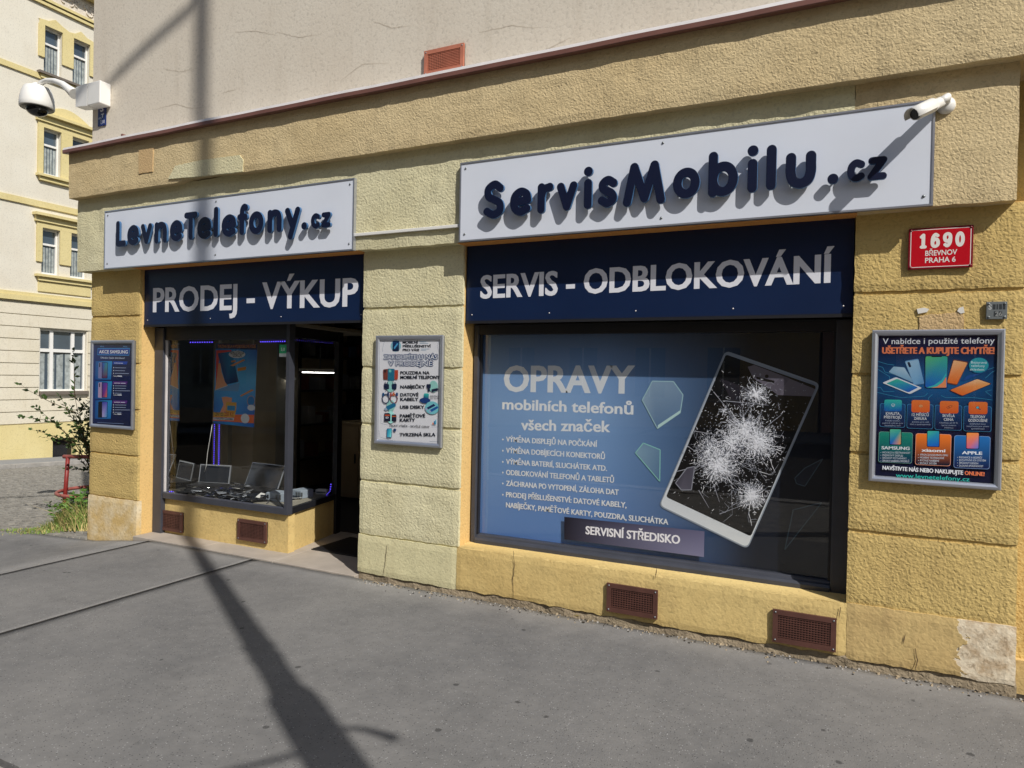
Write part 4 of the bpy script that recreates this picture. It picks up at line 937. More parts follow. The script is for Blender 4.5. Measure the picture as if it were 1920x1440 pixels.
for i, (xa, xb, ya, yb, c1, c2, px0, px1, py0, py1, cs, nm, nx0, nx1, ny, bl) in enumerate((
    (192, 628, 472, 872, srgb(24, 150, 128), srgb(14, 50, 92), 330, 480, 440, 642, [srgb(88, 190, 150), srgb(60, 176, 150), srgb(240, 160, 100), srgb(24, 100, 196)], 'SAMSUNG', 225, 585, 700, ('INOVACE A VŠESTRANNOST', 'PRÉMIOVÝ DISPLEJ', 'ŠPIČKOVÝ FOTOAPARÁT', 'ŠIROKÁ NABÍDKA MODELŮ')),
    (665, 1124, 495, 905, srgb(236, 120, 40), srgb(24, 22, 40), 812, 970, 462, 668, [srgb(60, 180, 150), srgb(40, 150, 170), srgb(24, 90, 190), srgb(20, 100, 190)], 'xiaomi', 738, 1042, 730, ('VÝKON ZA ROZUMNOU CENU', 'MODERNÍ TECHNOLOGIE', 'RYCHLÉ NABÍJENÍ', 'RYCHLÝ SYSTÉM')),
    (1160, 1625, 520, 945, srgb(34, 110, 180), srgb(12, 28, 76), 1315, 1478, 485, 695, [srgb(246, 150, 60), srgb(240, 140, 80), srgb(90, 120, 210), srgb(214, 100, 130)], 'APPLE', 1258, 1516, 762, ('ELEGANCE A BEZPEČÍ', 'INTUITIVNÍ iOS SYSTÉM', 'ŠPIČKOVÝ DESIGN', 'DLOUHÁ SPOLEHLIVOST')))):
    q = [pb(xa, ya), pb(xb, ya+16), pb(xb-14, yb+14), pb(xa-10, yb-6)]; T.rpoly(q, lerp(c1, WH, .25), .08); cx_ = sum(p[0] for p in q)/4; cz_ = sum(p[1] for p in q)/4
    T.rpoly([(p[0]+(cx_-p[0])*.025, p[1]+(cz_-p[1])*.025) for p in q], c1, .08, cs=[c1, c1, c2, c2])
    T.rpoly([pb(px0-4, py0-4), pb(px1+4, py0-2), pb(px1, py1+6), pb(px0-6, py1+2)], srgb(14, 20, 40), .1); T.rpoly([pb(px0+4, py0+4), pb(px1-5, py0+6), pb(px1-9, py1-2), pb(px0+2, py1-6)], cs[0], .1, cs=cs)
    tx(T, nm, pb, nx0, ny, nx1, ny+10, 38, WH, .016, strike=.0006)
    for j, t in enumerate(bl):
        y_ = ny+52+j*36; wd = min(16.3*len(t), xb-nx0+10 if i == 0 else 380); tx(T, t, pb, xa+45+i*8, y_, xa+45+i*8+wd, y_+8, 23, srgb(206, 214, 226), .006); d_ = pb(xa+24+i*8, y_-10); T.ell(d_[0], d_[1], .0016, .0016, WH, 6)
tx(T, 'NAVŠTIVTE NÁS NEBO NAKUPUJTE', pb, 238, 960, 1270, 1026, 48, WH, .016, strike=.0007); tx(T, 'ONLINE!', pb, 1293, 1028, 1545, 1044, 48, srgb(240, 128, 84), .016, strike=.0007)
tx(T, 'www.levnetelefony.cz', pb, 408, 1058, 1355, 1114, 52, TE, .01)
T.build('print', 'print', S); setbase(S, (x0+x1)/2, 0, z0)

# --- middle poster (accessories)
S, (x0, x1, z0, z1) = frame_poster('framed white poster listing phone accessories beside the door', [(705, 630), (833, 628), (829, 839), (704, 832)])
T = Print(PY); K = srgb(24, 30, 48); DB = srgb(24, 66, 120); TQ = srgb(60, 190, 180)
T.grid(lambda u, v: (x0+(x1-x0)*u, z0+(z1-z0)*v), lambda u, v: srgb(246, 247, 252), 4, 6)
C4 = lambda x, y: (695+x*.1597, 620+y*.1597); pc = lambda x, y: pr(*C4(x, y))
for c in (((135, 125), (160, 125), (140, 200), (140, 250)), ((800, 120), (780, 190), (800, 250)), ((120, 990), (120, 1090), (200, 1108)), ((800, 1040), (795, 1130), (715, 1132)), ((95, 1170), (110, 1250), (215, 1280)), ((690, 1300), (800, 1305))): T.path([pc(*p) for p in c], .002, srgb(120, 140, 170))
q = pc(295, 180); T.ell(q[0], q[1], .050, .046, srgb(150, 205, 220), 22); T.rpoly([pc(*p) for p in ((258, 120), (335, 120), (332, 243), (255, 243))], DB, .14, cs=[DB, DB, srgb(20, 34, 66), srgb(20, 34, 66)]); T.lines2([(pc(275, 210), pc(318, 150))], .014, srgb(80, 170, 220))
for t, a, b, y in (('MOBILNÍ', 375, 555, 152), ('PŘÍSLUŠENSTVÍ', 377, 705, 197), ('PRO VÁS!', 377, 568, 241)): tx(T, t, pc, a, y, b, y, 28, K, .02, strike=.0015)
for a, b, y in ((575, 650, 132), (575, 676, 148), (590, 690, 215), (590, 650, 229)): T.lines2([(pc(a, y), pc(b, y))], .002, srgb(70, 150, 190))
for t, a, b, y in (('ZAKOUPÍTE U NÁS', 152, 785, 335), ('V PRODEJNĚ', 208, 728, 412)):
    for dx, dz in ((-8, 0), (8, 0), (0, -7), (0, 7)): tx(T, t, pc, a+dx, y+dz, b+dx, y+dz, 50, DB, .03)
    tx(T, t, pc, a, y, b, y, 50, srgb(244, 245, 248), .012)
for t, a, b, y in (('POUZDRA NA', 350, 692, 513), ('MOBILNÍ TELEFONY', 350, 812, 566), ('NABÍJEČKY', 350, 640, 678), ('DATOVÉ', 350, 563, 770), ('KABELY', 350, 563, 823), ('USB DISKY', 347, 632, 915), ('PAMĚŤOVÉ', 345, 642, 1018), ('KARTY', 345, 523, 1067), ('TVRZENÁ SKLA', 342, 762, 1238)): tx(T, t, pc, a, y, b, y, 36, K, .018, strike=.0012)
tx(T, 'VELKÝ VÝBĚR - SKVĚLÉ CENY', pc, 220, 1125, 695, 1142, 22, K, .01); tx(T, 'DRŽÁKY', pc, 702, 776, 810, 778, 16, K, .006); tx(T, 'DO AUTA', pc, 702, 800, 815, 803, 16, K, .006)
for a, cs in ((((150, 455), (222, 447), (220, 575), (152, 575)), srgb(134, 66, 52)), (((258, 462), (326, 462), (322, 575), (256, 575)), srgb(196, 74, 50)), (((205, 445), (285, 448), (282, 588), (203, 585)), srgb(34, 120, 150))): T.rpoly([pc(*p) for p in a], cs, .16)
T.rpoly([pc(*p) for p in ((218, 455), (245, 455), (245, 490), (218, 490))], srgb(120, 210, 200), .3); T.rpoly([pc(*p) for p in ((160, 460), (185, 458), (185, 492), (160, 494))], srgb(60, 40, 44), .3)
for cx_, cy_ in ((235, 655), (740, 655), (240, 880)): q = pc(cx_, cy_); T.ell(q[0], q[1], .04, .045, srgb(160, 222, 214), 18)
for a in (((158, 618), (220, 628), (218, 690), (160, 685)), ((248, 628), (310, 622), (306, 690), (252, 694)), ((658, 628), (712, 628), (706, 680), (664, 680)), ((672, 680), (700, 680), (700, 715), (674, 715)), ((715, 690), (790, 672), (798, 700), (722, 724))): T.rpoly([pc(*p) for p in a], srgb(28, 40, 72), .25)
T.lines2([(pc(175, 600), pc(175, 622)), (pc(200, 600), pc(200, 628)), (pc(265, 605), pc(265, 628)), (pc(290, 605), pc(290, 626)), (pc(185, 690), pc(185, 706)), (pc(280, 692), pc(280, 706))], .007, srgb(40, 56, 90))
for (cx_, cy_), c in (((180, 800), srgb(44, 60, 96)), ((275, 800), srgb(140, 70, 84))):
    q = pc(cx_, cy_); T.path([(q[0]+.034*math.cos(t*.5), q[1]+.036*math.sin(t*.5)) for t in range(14)], .009, c)
for a, c in (((140, 730, 163, 770), srgb(36, 90, 140)), ((198, 725, 220, 765), srgb(36, 60, 110)), ((232, 730, 250, 770), srgb(180, 80, 70)), ((262, 725, 285, 765), srgb(200, 110, 70)), ((302, 728, 324, 768), srgb(36, 70, 120))): T.rpoly([pc(a[0], a[1]), pc(a[2], a[1]), pc(a[2], a[3]), pc(a[0], a[3])], c, .2)
T.rpoly([pc(*p) for p in ((630, 735), (688, 738), (684, 805), (628, 800))], TQ, .2, cs=[TQ, TQ, DB, DB]); q = pc(642, 820); T.ell(q[0], q[1], .05, .022, srgb(30, 60, 120), 18)
for a, c in ((((185, 890), (275, 848), (300, 862), (298, 888), (205, 935), (180, 920)), srgb(30, 110, 150)), (((158, 915), (190, 905), (205, 930), (180, 942)), srgb(150, 170, 190))): T.poly([pc(*p) for p in a], c)
q = pc(725, 905); T.ell(q[0], q[1], .064, .050, srgb(120, 196, 206), 22)
for a, c in ((((660, 905), (745, 858), (765, 880), (680, 925)), srgb(28, 46, 90)), (((700, 930), (785, 885), (800, 905), (720, 955)), srgb(30, 90, 160)), (((640, 918), (662, 905), (680, 925), (655, 938)), srgb(140, 160, 190)), (((682, 945), (702, 930), (720, 955), (697, 962)), srgb(140, 160, 190))): T.poly([pc(*p) for p in a], c)
q = pc(240, 1015); T.ell(q[0], q[1], .035, .05, srgb(160, 222, 214), 18)
for a in (((165, 968), (222, 966), (238, 985), (236, 1066), (163, 1064)), ((252, 985), (300, 983), (308, 1000), (306, 1068), (250, 1066))): T.poly([pc(*p) for p in a], srgb(26, 30, 50))
T.poly([pc(*p) for p in ((172, 985), (228, 985), (228, 1000), (172, 1000))], srgb(190, 80, 50)); T.poly([pc(*p) for p in ((256, 1000), (302, 1000), (302, 1012), (256, 1012))], srgb(190, 90, 50)); tx(T, 'SD', pc, 180, 1030, 215, 1030, 20, WH, .01)
T.rpoly([pc(*p) for p in ((195, 1148), (255, 1146), (252, 1256), (193, 1254))], srgb(40, 90, 130), .12); T.rpoly([pc(*p) for p in ((201, 1154), (250, 1152), (247, 1248), (199, 1247))], TQ, .1, cs=[srgb(40, 120, 160), srgb(70, 190, 200), srgb(140, 226, 220), srgb(60, 160, 190)])
T.poly([pc(*p) for p in ((270, 1155), (288, 1148), (306, 1155), (303, 1178), (288, 1190), (273, 1178))], srgb(36, 60, 100))
for a, b, h_, c in ((730, 742, 20, OR), (748, 760, 40, srgb(40, 120, 170)), (764, 774, 56, srgb(60, 170, 200))): T.poly([pc(a, 1100), pc(b, 1100), pc(b, 1100-h_), pc(a, 1100-h_)], c)
T.build('print', 'print', S); setbase(S, (x0+x1)/2, 0, z0)

# --- left poster (dark blue, three phones)
S, (x0, x1, z0, z1) = frame_poster('framed dark blue poster of three phones on the left corner pilaster', [(172, 638), (253, 638), (250, 806), (170, 800)])
T = Print(PY)
T.grid(lambda u, v: (x0+(x1-x0)*u, z0+(z1-z0)*v), lambda u, v: lerp(lerp(srgb(14, 50, 120), srgb(10, 26, 74), u*1.6), srgb(8, 18, 58), (.25-v)*3 if v < .25 else (v-.85)*4), 8, 14)
C1 = lambda x, y: (160+x*.1389, 620+y*.1389); pl = lambda x, y: pr(*C1(x, y))
T.path([pl(165, 325), pl(168, 240), pl(600, 238), pl(588, 332), pl(165, 325)], .006, srgb(60, 150, 220)); T.poly([pl(172, 246), pl(592, 244), pl(582, 326), pl(172, 320)], srgb(18, 60, 150))
tx(T, 'AKCE SAMSUNG', pl, 185, 305, 572, 308, 42, WH, .022); tx(T, 'Oficiální česká distribuce!', pl, 205, 376, 530, 380, 22, srgb(206, 220, 240), .006)
tx(T, 'SALE', pl, 200, 220, 250, 220, 14, srgb(110, 170, 220), .006); tx(T, 'SALE', pl, 510, 220, 565, 222, 14, srgb(110, 170, 220), .006)
for i, (ya, yb, bc, fc, hc) in enumerate(((412, 660, srgb(130, 130, 180), [srgb(40, 90, 190), srgb(50, 150, 160), srgb(110, 50, 90), srgb(90, 40, 100)], srgb(20, 70, 170)), (682, 920, srgb(190, 160, 196), [srgb(60, 60, 150), srgb(120, 60, 170), srgb(230, 110, 90), srgb(110, 40, 130)], srgb(90, 40, 130)), (940, 1190, srgb(22, 26, 40), [srgb(50, 70, 160), srgb(90, 90, 200), srgb(90, 160, 210), srgb(180, 170, 220)], srgb(90, 40, 130)))):
    T.rpoly([pl(138, ya), pl(362, ya), pl(345, yb), pl(130, yb)], srgb(34, 130, 190), .05, cs=[srgb(24, 90, 160), srgb(40, 150, 210), srgb(30, 120, 190), srgb(20, 80, 150)])
    T.rpoly([pl(178, ya+18), pl(232, ya+14), pl(228, yb-14), pl(172, yb-16)], bc, .14); T.rpoly([pl(188, ya+26), pl(200, ya+26), pl(200, ya+80), pl(186, ya+80)], srgb(16, 20, 36), .4)
    T.rpoly([pl(222, ya+14), pl(304, ya+18), pl(298, yb-16), pl(222, yb-18)], srgb(16, 20, 44), .1); T.rpoly([pl(230, ya+20), pl(298, ya+24), pl(292, yb-22), pl(229, yb-24)], fc[0], .08, cs=fc)
    T.poly([pl(375, ya+2), pl(572, ya+4), pl(560, ya+44), pl(368, ya+40)], hc)
    tx(T, 'SAMSUNG', pl, 392, ya+32, 475, ya+34, 14, WH, .01); T.lines2([(pl(482, ya+27), pl((508, 545, 540)[i], ya+28))], .007, srgb(200, 206, 226))
    for j in range(3 if i == 0 else 4):
        yy = ya+(88 if i == 0 else 62)+j*(38 if i == 0 else 33); wd = (150, 135, 190, 80)[j] if i == 0 else (155, 150, 205, 90)[j]
        T.lines2([(pl(400, yy), pl(400+wd, yy+3))], .006, srgb(150, 164, 196)); q = pl(383, yy); T.ell(q[0], q[1], .006, .006, WH, 8)
    yy = ya+(208 if i == 0 else 192); tx(T, 'Cena', pl, 378+i*4, yy, 425+i*2, yy+2, 18, WH, .008); T.lines2([(pl(432+i*2, yy-7), pl(496-i*3, yy-5))], .011, srgb(214, 220, 234))
T.lines2([(pl(165, 1238), pl(522, 1258))], .005, srgb(120, 140, 180))
T.build('print', 'print', S); setbase(S, (x0+x1)/2, 0, z0)

# ================================================================== PLATES
def plate(name, label, cat, corners, Y, th, colr, border, draw, mat='plate'):
    q = [P(x, y, Y) for x, y in corners]; x0 = (q[0].x+q[3].x)/2; x1 = (q[1].x+q[2].x)/2; z1 = (q[0].z+q[1].z)/2; z0 = (q[2].z+q[3].z)/2
    S = thing(name, label, cat); n = 10; vs = []
    MB().box(x0, x1, Y, Y+th, z0, z1, bev=.003).build('plate', border, S)
    T = Print(Y-.0004); T.poly([(x0+.002, z0+.002), (x1-.002, z0+.002), (x1-.002, z1-.002), (x0+.002, z1-.002)], colr); draw(T, x0, x1, z0, z1)
    T.build('lettering', mat, S)
    for sx in (x0+.012, x1-.012):
        for sz in (z0+.012, z1-.012): MB().lathe([(0, .004), (.005, .003), (.007, 0)], n=8).xform(Matrix.Translation((sx, Y-.0005, sz)) @ Matrix.Rotation(R(90), 4, 'X')).build('screw', border, S)
    setbase(S, (x0+x1)/2, Y+th, z0); return S
M['enamel_red'] = plain('dark red enamel', srgb(120, 26, 36), .3); M['enamel_blue'] = plain('blue enamel', srgb(20, 40, 100), .3); M['cast'] = plain('grey cast plate', srgb(118, 122, 122), .5, .3, .4, .2, 20)
def glyphs(T, s_, x0, x1, z0, z1, r, gap, c):
    n = len(s_); wd = (x1-x0-gap*(n-1))/n
    for i, ch in enumerate(s_):
        ww = wd*(.8 if ch == '1' else 1); lps = outline(ch, ww, z1-z0, r); vs, fs, nz_ = plate_mesh(lps, .0001, 0)
        y = T._y(); k = len(T.v); T.v += [(x0+i*(wd+gap)+v[0]+(wd-ww)/2, y, z0+v[1]) for v in vs]
        for f, z in zip(fs, nz_):
            if z > .5: T.f.append(tuple(k+a for a in f)); T.c += [c]*len(f)
def dnum(T, x0, x1, z0, z1):
    w_, h_ = x1-x0, z1-z0; b = .012; cc = [(x0+.02, z0+b), (x1-.02, z0+b), (x1-b, z0+.02), (x1-b, z1-.02), (x1-.02, z1-b), (x0+.02, z1-b), (x0+b, z1-.02), (x0+b, z0+.02)]
    T.poly([(x0+.02, z0+b), (x1-.02, z0+b), (x1-b, z0+.02), (x1-b, z1-.02), (x1-.02, z1-b), (x0+.02, z1-b), (x0+b, z1-.02), (x0+b, z0+.02)], srgb(190, 18, 34))
    T.path(cc+[cc[0]], .0035, srgb(232, 224, 220))
    wc = srgb(232, 228, 222); glyphs(T, '1690', x0+w_*.16, x1-w_*.13, z0+h_*.50, z1-h_*.14, .0088, .014, wc)
    T.text('BŘEVNOV', x0+w_*.27, x1-w_*.24, z0+h_*.32, h_*.12, wc, .016); T.text('PRAHA 6', x0+w_*.27, x1-w_*.26, z0+h_*.15, h_*.12, wc, .016)
plate('house_number_plate', 'red enamel house number plate with white digits on the right pilaster', 'number plate', [(1706, 428), (1827, 422), (1823, 499), (1700, 508)], -.022, .016, srgb(128, 20, 34), 'enamel_red', dnum)
def dcast(T, x0, x1, z0, z1):
    c = srgb(60, 64, 66); w_, h_ = x1-x0, z1-z0
    for a, b, z in ((.30, .44, .55), (.48, .56, .55), (.60, .74, .55), (.36, .5, .15), (.6, .75, .15), (.78, .9, .55)): T.poly([(x0+w_*a, z0+h_*z), (x0+w_*b, z0+h_*z), (x0+w_*b, z0+h_*(z+.3)), (x0+w_*a, z0+h_*(z+.3))], c)
    T.text('S', x0+w_*.1, x0+w_*.26, z0+h_*.56, h_*.28, srgb(190, 192, 190), .02); T.text('26', x0+w_*.42, x0+w_*.76, z0+h_*.18, h_*.24, srgb(150, 152, 150), .01)
plate('marker_plate', 'small grey cast utility marker plate above the right poster', 'plate', [(1849, 568), (1890, 563), (1888, 597), (1849, 600)], -.018, .014, srgb(112, 117, 118), 'cast', dcast)
def dblue(T, x0, x1, z0, z1):
    w_, h_ = x1-x0, z1-z0; c = srgb(226, 228, 232)
    T.text('S', x0+w_*.30, x0+w_*.72, z0+h_*.64, h_*.26, c, .02); T.text('T', x0+w_*.42, x0+w_*.80, z0+h_*.36, h_*.16, c, .02); T.text('m', x0+w_*.12, x0+w_*.45, z0+h_*.30, h_*.12, c, .0); T.text('7,10', x0+w_*.34, x0+w_*.90, z0+h_*.10, h_*.14, c, .01)
plate('hydrant_plate', 'small dark blue utility plate with white characters at the wall corner', 'plate', [(183, 195), (199, 192), (197, 234), (184, 238)], -.012, .010, srgb(20, 36, 96), 'enamel_blue', dblue)

# ================================================================== SECURITY CAMERAS
S = thing('bullet_camera', 'white bullet security camera at the right end of the big sign board', 'camera')
base = P(1774, 193, -.10); base.y = -.102; tip = P(1716, 214, -.32); back = P(1760, 193, -.17); ax = (tip-back).normalized()
MB().lathe([(0, .028), (.03, .026), (.045, .012), (.047, 0)], n=24).xform(Matrix.Translation(base+Vector((0, .01, -.012))) @ Matrix.Rotation(R(90), 4, 'X')).build('wall_base', 'white', S)
MB().tube([base+Vector((0, -.012, 0)), base+Vector((0, -.05, .012)), back+ax*.0], [.02, .022, .024], 14).build('arm', 'white', S)
MB().tube([back-ax*.03, back-ax*.025, back+ax*.05, back+ax*.055, tip-ax*.012, tip], [.018, .027, .029, .034, .034, .032], 22).build('body', 'white', S)
MB().tube([tip-ax*.002, tip+ax*.003], [.028, .027], 22).build('lens', 'camdark', S)
up = Vector((0, 0, 1)); sx_ = ax.cross(up).normalized(); upv = sx_.cross(ax); hd = MB(); n = 10; prof = [(math.cos(R(200-i*22)), math.sin(R(200-i*22))) for i in range(n+1)]
for e in (back+ax*.06, tip+ax*.035):
    for c_, s_ in prof: hd.v.append(tuple(e+.038*(c_*sx_+s_*upv)))
    for c_, s_ in prof: hd.v.append(tuple(e+.041*(c_*sx_+s_*upv)))
m_ = n+1
for i in range(n):
    for f in ((i, i+1, 2*m_+i+1, 2*m_+i), (m_+i, m_+i+1, 3*m_+i+1, 3*m_+i), (i, i+1, m_+i+1, m_+i), (2*m_+i, 2*m_+i+1, 3*m_+i+1, 3*m_+i)): hd.f.append(f); hd.m.append(0); hd.sm.append(True)
hd.build('sun_shield', 'white', S); setbase(S, *base)
S = thing('dome_camera', 'white dome security camera on a curved arm at the building corner', 'camera')
YD = -.12; bx0 = P(164, 170, YD).x; bx1 = P(187, 170, YD).x; bz1 = P(175, 153, YD).z; bz0 = P(180, 194, YD).z
MB().box(bx0, bx1, YD, -.002, bz0, bz1, bev=.008).build('junction_box', 'white', S)
MB().box(bx0-.004+.0, bx0+.002, YD+.004, -.006, bz0+.004, bz1-.004).build('gasket', 'rubber', S)
ax0 = P(141, 170, YD).x
MB().add([(bx0-.004, YD+.0, bz0+.0), (bx0-.004, YD, bz1), (bx0-.004, -.004, bz1), (bx0-.004, -.004, bz0), (ax0, YD+.006, bz0+.02), (ax0, YD+.006, bz1-.004), (ax0, -.012, bz1-.004), (ax0, -.012, bz0+.02)], [(0, 1, 2, 3), (4, 7, 6, 5), (0, 4, 5, 1), (1, 5, 6, 2), (2, 6, 7, 3), (3, 7, 4, 0)]).build('wall_bracket', 'white', S)
ym = YD/2; am = [P(x, y, ym) for x, y in ((140, 176), (130, 168), (118, 158), (103, 152), (88, 151), (78, 155), (72, 163))]
MB().tube(am, [.055, .042, .033, .028, .026, .026, .03], 16).build('arm', 'white', S)
dc = P(69.5, 185, ym); R_ = 28.5/FPX*(dc-CAM).dot(_fw)
prof = [(.02, .165), (.30, .155), (.55, .14), (.62, .11), (.80, .06), (.93, 0), (1.0, -.10), (1.0, -.20), (.97, -.215), (.70, -.215)]
MB().lathe([(R_*a, R_*b) for a, b in [(.02, .98), (.26, .97), (.30, .84), (.50, .80), (.74, .70), (.86, .42), (.96, .05), (1.0, -.35), (1.0, -.60), (.97, -.65), (.93, -.66)]], dc, 28).build('housing', 'white', S)
MB().lathe([(R_*.95, -.63*R_), (R_*.70, -.70*R_), (R_*.02, -.70*R_)], dc, 28).build('rim', 'rubber', S)
MB().lathe([(R_*.64*math.cos(R(a)), -.69*R_-R_*.46*math.sin(R(a))) for a in range(0, 91, 10)], dc, 24).build('dome', 'camdark', S)
setbase(S, bx1, 0, bz0)

# ================================================================== DISPLAY CONTENTS
ZF = zr0+.036
def on_floor(px, py, z=ZF): return G(px, py, z)
hp = thing('hanging_poster', 'blue and orange promotional poster hanging in the display window', 'poster')
HY = .67; ph_ = lambda x, y: (lambda v: (v.x, v.z))(P(290+x*.1389, 620+y*.1389, HY))
hb = [ph_(825, 170), ph_(1388, 185), ph_(1340, 1305), ph_(790, 1250)]
bx = [(p[0]) for p in hb]
MB().prism(hb, HY+.0005, HY+.002).build('sheet', 'white', hp)
T = Print(HY); BL, BD, OG = srgb(70, 165, 240), srgb(40, 100, 200), srgb(255, 120, 66)
def hcol(u, v): return lerp(lerp(BL, BD, abs(u-.45)*1.6), srgb(100, 195, 250), 1-abs(v-.55)*3)
def hmap(u, v):
    a = [hb[0][i]+(hb[1][i]-hb[0][i])*u for i in (0, 1)]; b = [hb[3][i]+(hb[2][i]-hb[3][i])*u for i in (0, 1)]; return (b[0]+(a[0]-b[0])*v, b[1]+(a[1]-b[1])*v)
T.grid(hmap, hcol, 10, 16)
T.poly([hmap(0, 1), hmap(1, 1), hmap(1, .935), hmap(0, .935)], srgb(20, 30, 80)); T.text('TVRZENÁ SKLA A HYDROGELOVÉ FÓLIE', hmap(.05, .95)[0], hmap(.96, .95)[0], hmap(.05, .945)[1], .03, srgb(240, 150, 60), .014)
ray_ = [(hmap(.45, .62), hmap(.45+.6*math.cos(t*.45), .62+.35*math.sin(t*.45))) for t in range(14)]
T.lines([(a, b) for a, b in ray_ if hb[3][0] < b[0] < hb[2][0]], .006, srgb(70, 170, 230))
T.poly([ph_(*p) for p in ((830, 265), (1040, 262), (1010, 330), (880, 330), (860, 470), (850, 740), (825, 800))], srgb(246, 80, 64))
T.rpoly([ph_(*p) for p in ((850, 305), (1040, 280), (1135, 690), (960, 730))], srgb(20, 50, 110), .08, cs=[srgb(20, 60, 130), srgb(40, 150, 210), srgb(20, 40, 90), srgb(24, 60, 120)])
T.poly([ph_(*p) for p in ((862, 440), (888, 440), (905, 560), (950, 690), (985, 740), (850, 790), (815, 805), (845, 600))], srgb(252, 176, 130))
T.poly([ph_(*p) for p in ((905, 900), (960, 890), (1045, 905), (1040, 960), (985, 975), (960, 1100), (880, 1110), (930, 1000))], srgb(252, 172, 126))
T.lines2([(ph_(815, 805), ph_(985, 742))], .008, WH)
T.poly([ph_(*p) for p in ((985, 745), (1150, 700), (1130, 820), (820, 805))], srgb(120, 170, 220))
T.rpoly([ph_(*p) for p in ((965, 960), (1108, 970), (1095, 1110), (960, 1105))], srgb(240, 178, 70), .1); T.rpoly([ph_(*p) for p in ((982, 1010), (1088, 1015), (1085, 1080), (980, 1075))], srgb(60, 150, 200), .05)
for a in (((1020, 470), (1200, 385), (1222, 400), (1060, 480)), ((1150, 880), (1310, 790), (1340, 805), (1170, 890)), ((1030, 410), (1090, 395), (1095, 420), (1035, 428))): T.poly([ph_(*p) for p in a], srgb(232, 160, 90))
T.poly([ph_(*p) for p in ((1118, 505), (1238, 485), (1230, 530), (1122, 548))], srgb(226, 150, 50))
q = ph_(1112, 320); e = ph_(1225, 270); T.ell(q[0], q[1], e[0]-q[0], e[1]-q[1], WH, 22); T.text('NEPRŮSTŘELNÁ', ph_(1020, 310)[0], ph_(1210, 310)[0], ph_(1020, 318)[1], .028, K, .014); T.text('GORILLA?', ph_(1055, 350)[0], ph_(1180, 350)[0], ph_(1055, 352)[1], .028, K, .014)
q = ph_(1302, 950); T.ell(q[0], q[1], .055, .055, srgb(230, 170, 90), 20); T.ell(q[0], q[1], .05, .05, srgb(40, 130, 200), 20); q = ph_(1305, 1040); T.ell(q[0], q[1], .055, .03, WH, 18)
T.poly([ph_(795, 1130), ph_(1345, 1135), ph_(1341, 1250), ph_(790, 1215)], OG)
T.poly([ph_(795, 1100), ph_(1090, 1110), ph_(1080, 1168), ph_(795, 1160)], srgb(244, 190, 80)); T.text('CENY OD', ph_(812, 1140)[0], ph_(930, 1140)[0], ph_(812, 1146)[1], .036, K, .014); T.text('250 Kč', ph_(940, 1140)[0], ph_(1068, 1140)[0], ph_(940, 1150)[1], .044, srgb(206, 60, 30), .02)
T.poly([ph_(795, 1168), ph_(1075, 1176), ph_(1068, 1212), ph_(792, 1202)], srgb(226, 230, 238)); T.text('A NALEPENÍ ZDARMA', ph_(808, 1190)[0], ph_(1058, 1190)[0], ph_(808, 1194)[1], .022, K, .014)
q = ph_(1222, 1185); T.ell(q[0], q[1], .06, .05, WH, 20)
T.build('print', 'print', hp)
for u in (.1, .9): a = hmap(u, 1); MB().tube([(a[0], HY, a[1]-.005), (a[0], HY, zt+.12)], .0015, 5).build('string', 'white', hp)
setbase(hp, hb[3][0], HY, hb[3][1])
# heap of loose phone parts
rp = random.Random(5); pm = []
for sz in ((.075, .155, .008), (.07, .145, .010), (.12, .19, .006), (.045, .11, .012)):
    for mats in (('rubber',), ('screen',)):
        pm.append(MB().box(-sz[0]/2, sz[0]/2, -sz[1]/2, sz[1]/2, 0, sz[2], bev=.002).mesh('phone_part', list(mats)))
pale = [MB().box(-.04, .04, -.075, .075, 0, .004, bev=.001).mesh('phone_part', ['silver']), MB().box(-.05, .05, -.07, .07, 0, .003).mesh('phone_part', ['white'])]
i = 0
while i < 150:
    x = rp.uniform(-6.15, -4.85); y = rp.uniform(.29, .86)
    if x > -5.05 and y < .62: continue
    layer = rp.random(); z = ZF+.002+.055*layer*max(.15, math.sin((x+6.2)/1.35*math.pi))
    me = rp.choice(pm) if rp.random() > .16 else rp.choice(pale)
    o = link('phone_part', me); o.location = (x, y, z); o.rotation_euler = (rp.gauss(0, .16), rp.gauss(0, .16), rp.uniform(0, 6.28))
    tag(o, 'one of the flat loose phone parts heaped on the display window floor', 'phone part', 'heap of loose phone parts'); i += 1
def laptop(label, bl, brp, h, lean, rim, zf):
    S = thing('laptop', label, 'laptop', 'laptops in the display window')
    a = G(*bl, zf); b = G(*brp, zf); d = (b-a).normalized(); bk = Vector((-d.y, d.x, 0)); upv = (Vector((0, 0, 1))*math.cos(lean)+bk*math.sin(lean)); nrm = d.cross(upv)
    def slab(o_, w_, h_, th, mat, name, off): 
        c = o_+d*w_/2+upv*h_/2+nrm*off; MB().obox(c, d*w_/2, nrm*th/2, upv*h_/2).build(name, mat, S)
    w_ = (b-a).length; slab(a, w_, h, .010, 'silver', 'screen_lid', 0.0)
    slab(a+d*rim+upv*rim, w_-2*rim, h-2*rim, .002, 'screen', 'screen', .0065 if nrm.y < 0 else -.0065)
    k = a+d*w_/2-bk*.10; MB().obox(k, d*w_/2, bk*.10, Vector((0, 0, .008))).build('keyboard_base', 'rubber', S)
    setbase(S, k.x, k.y, zf-.008)
laptop('silver-edged laptop standing at the back of the display window', (372, 905), (430, 908), .20, .18, .013, ZF+.05)
laptop('larger dark laptop with a leaning screen beside the window corner', (459, 910), (521, 918), .255, .42, .007, ZF+.05)
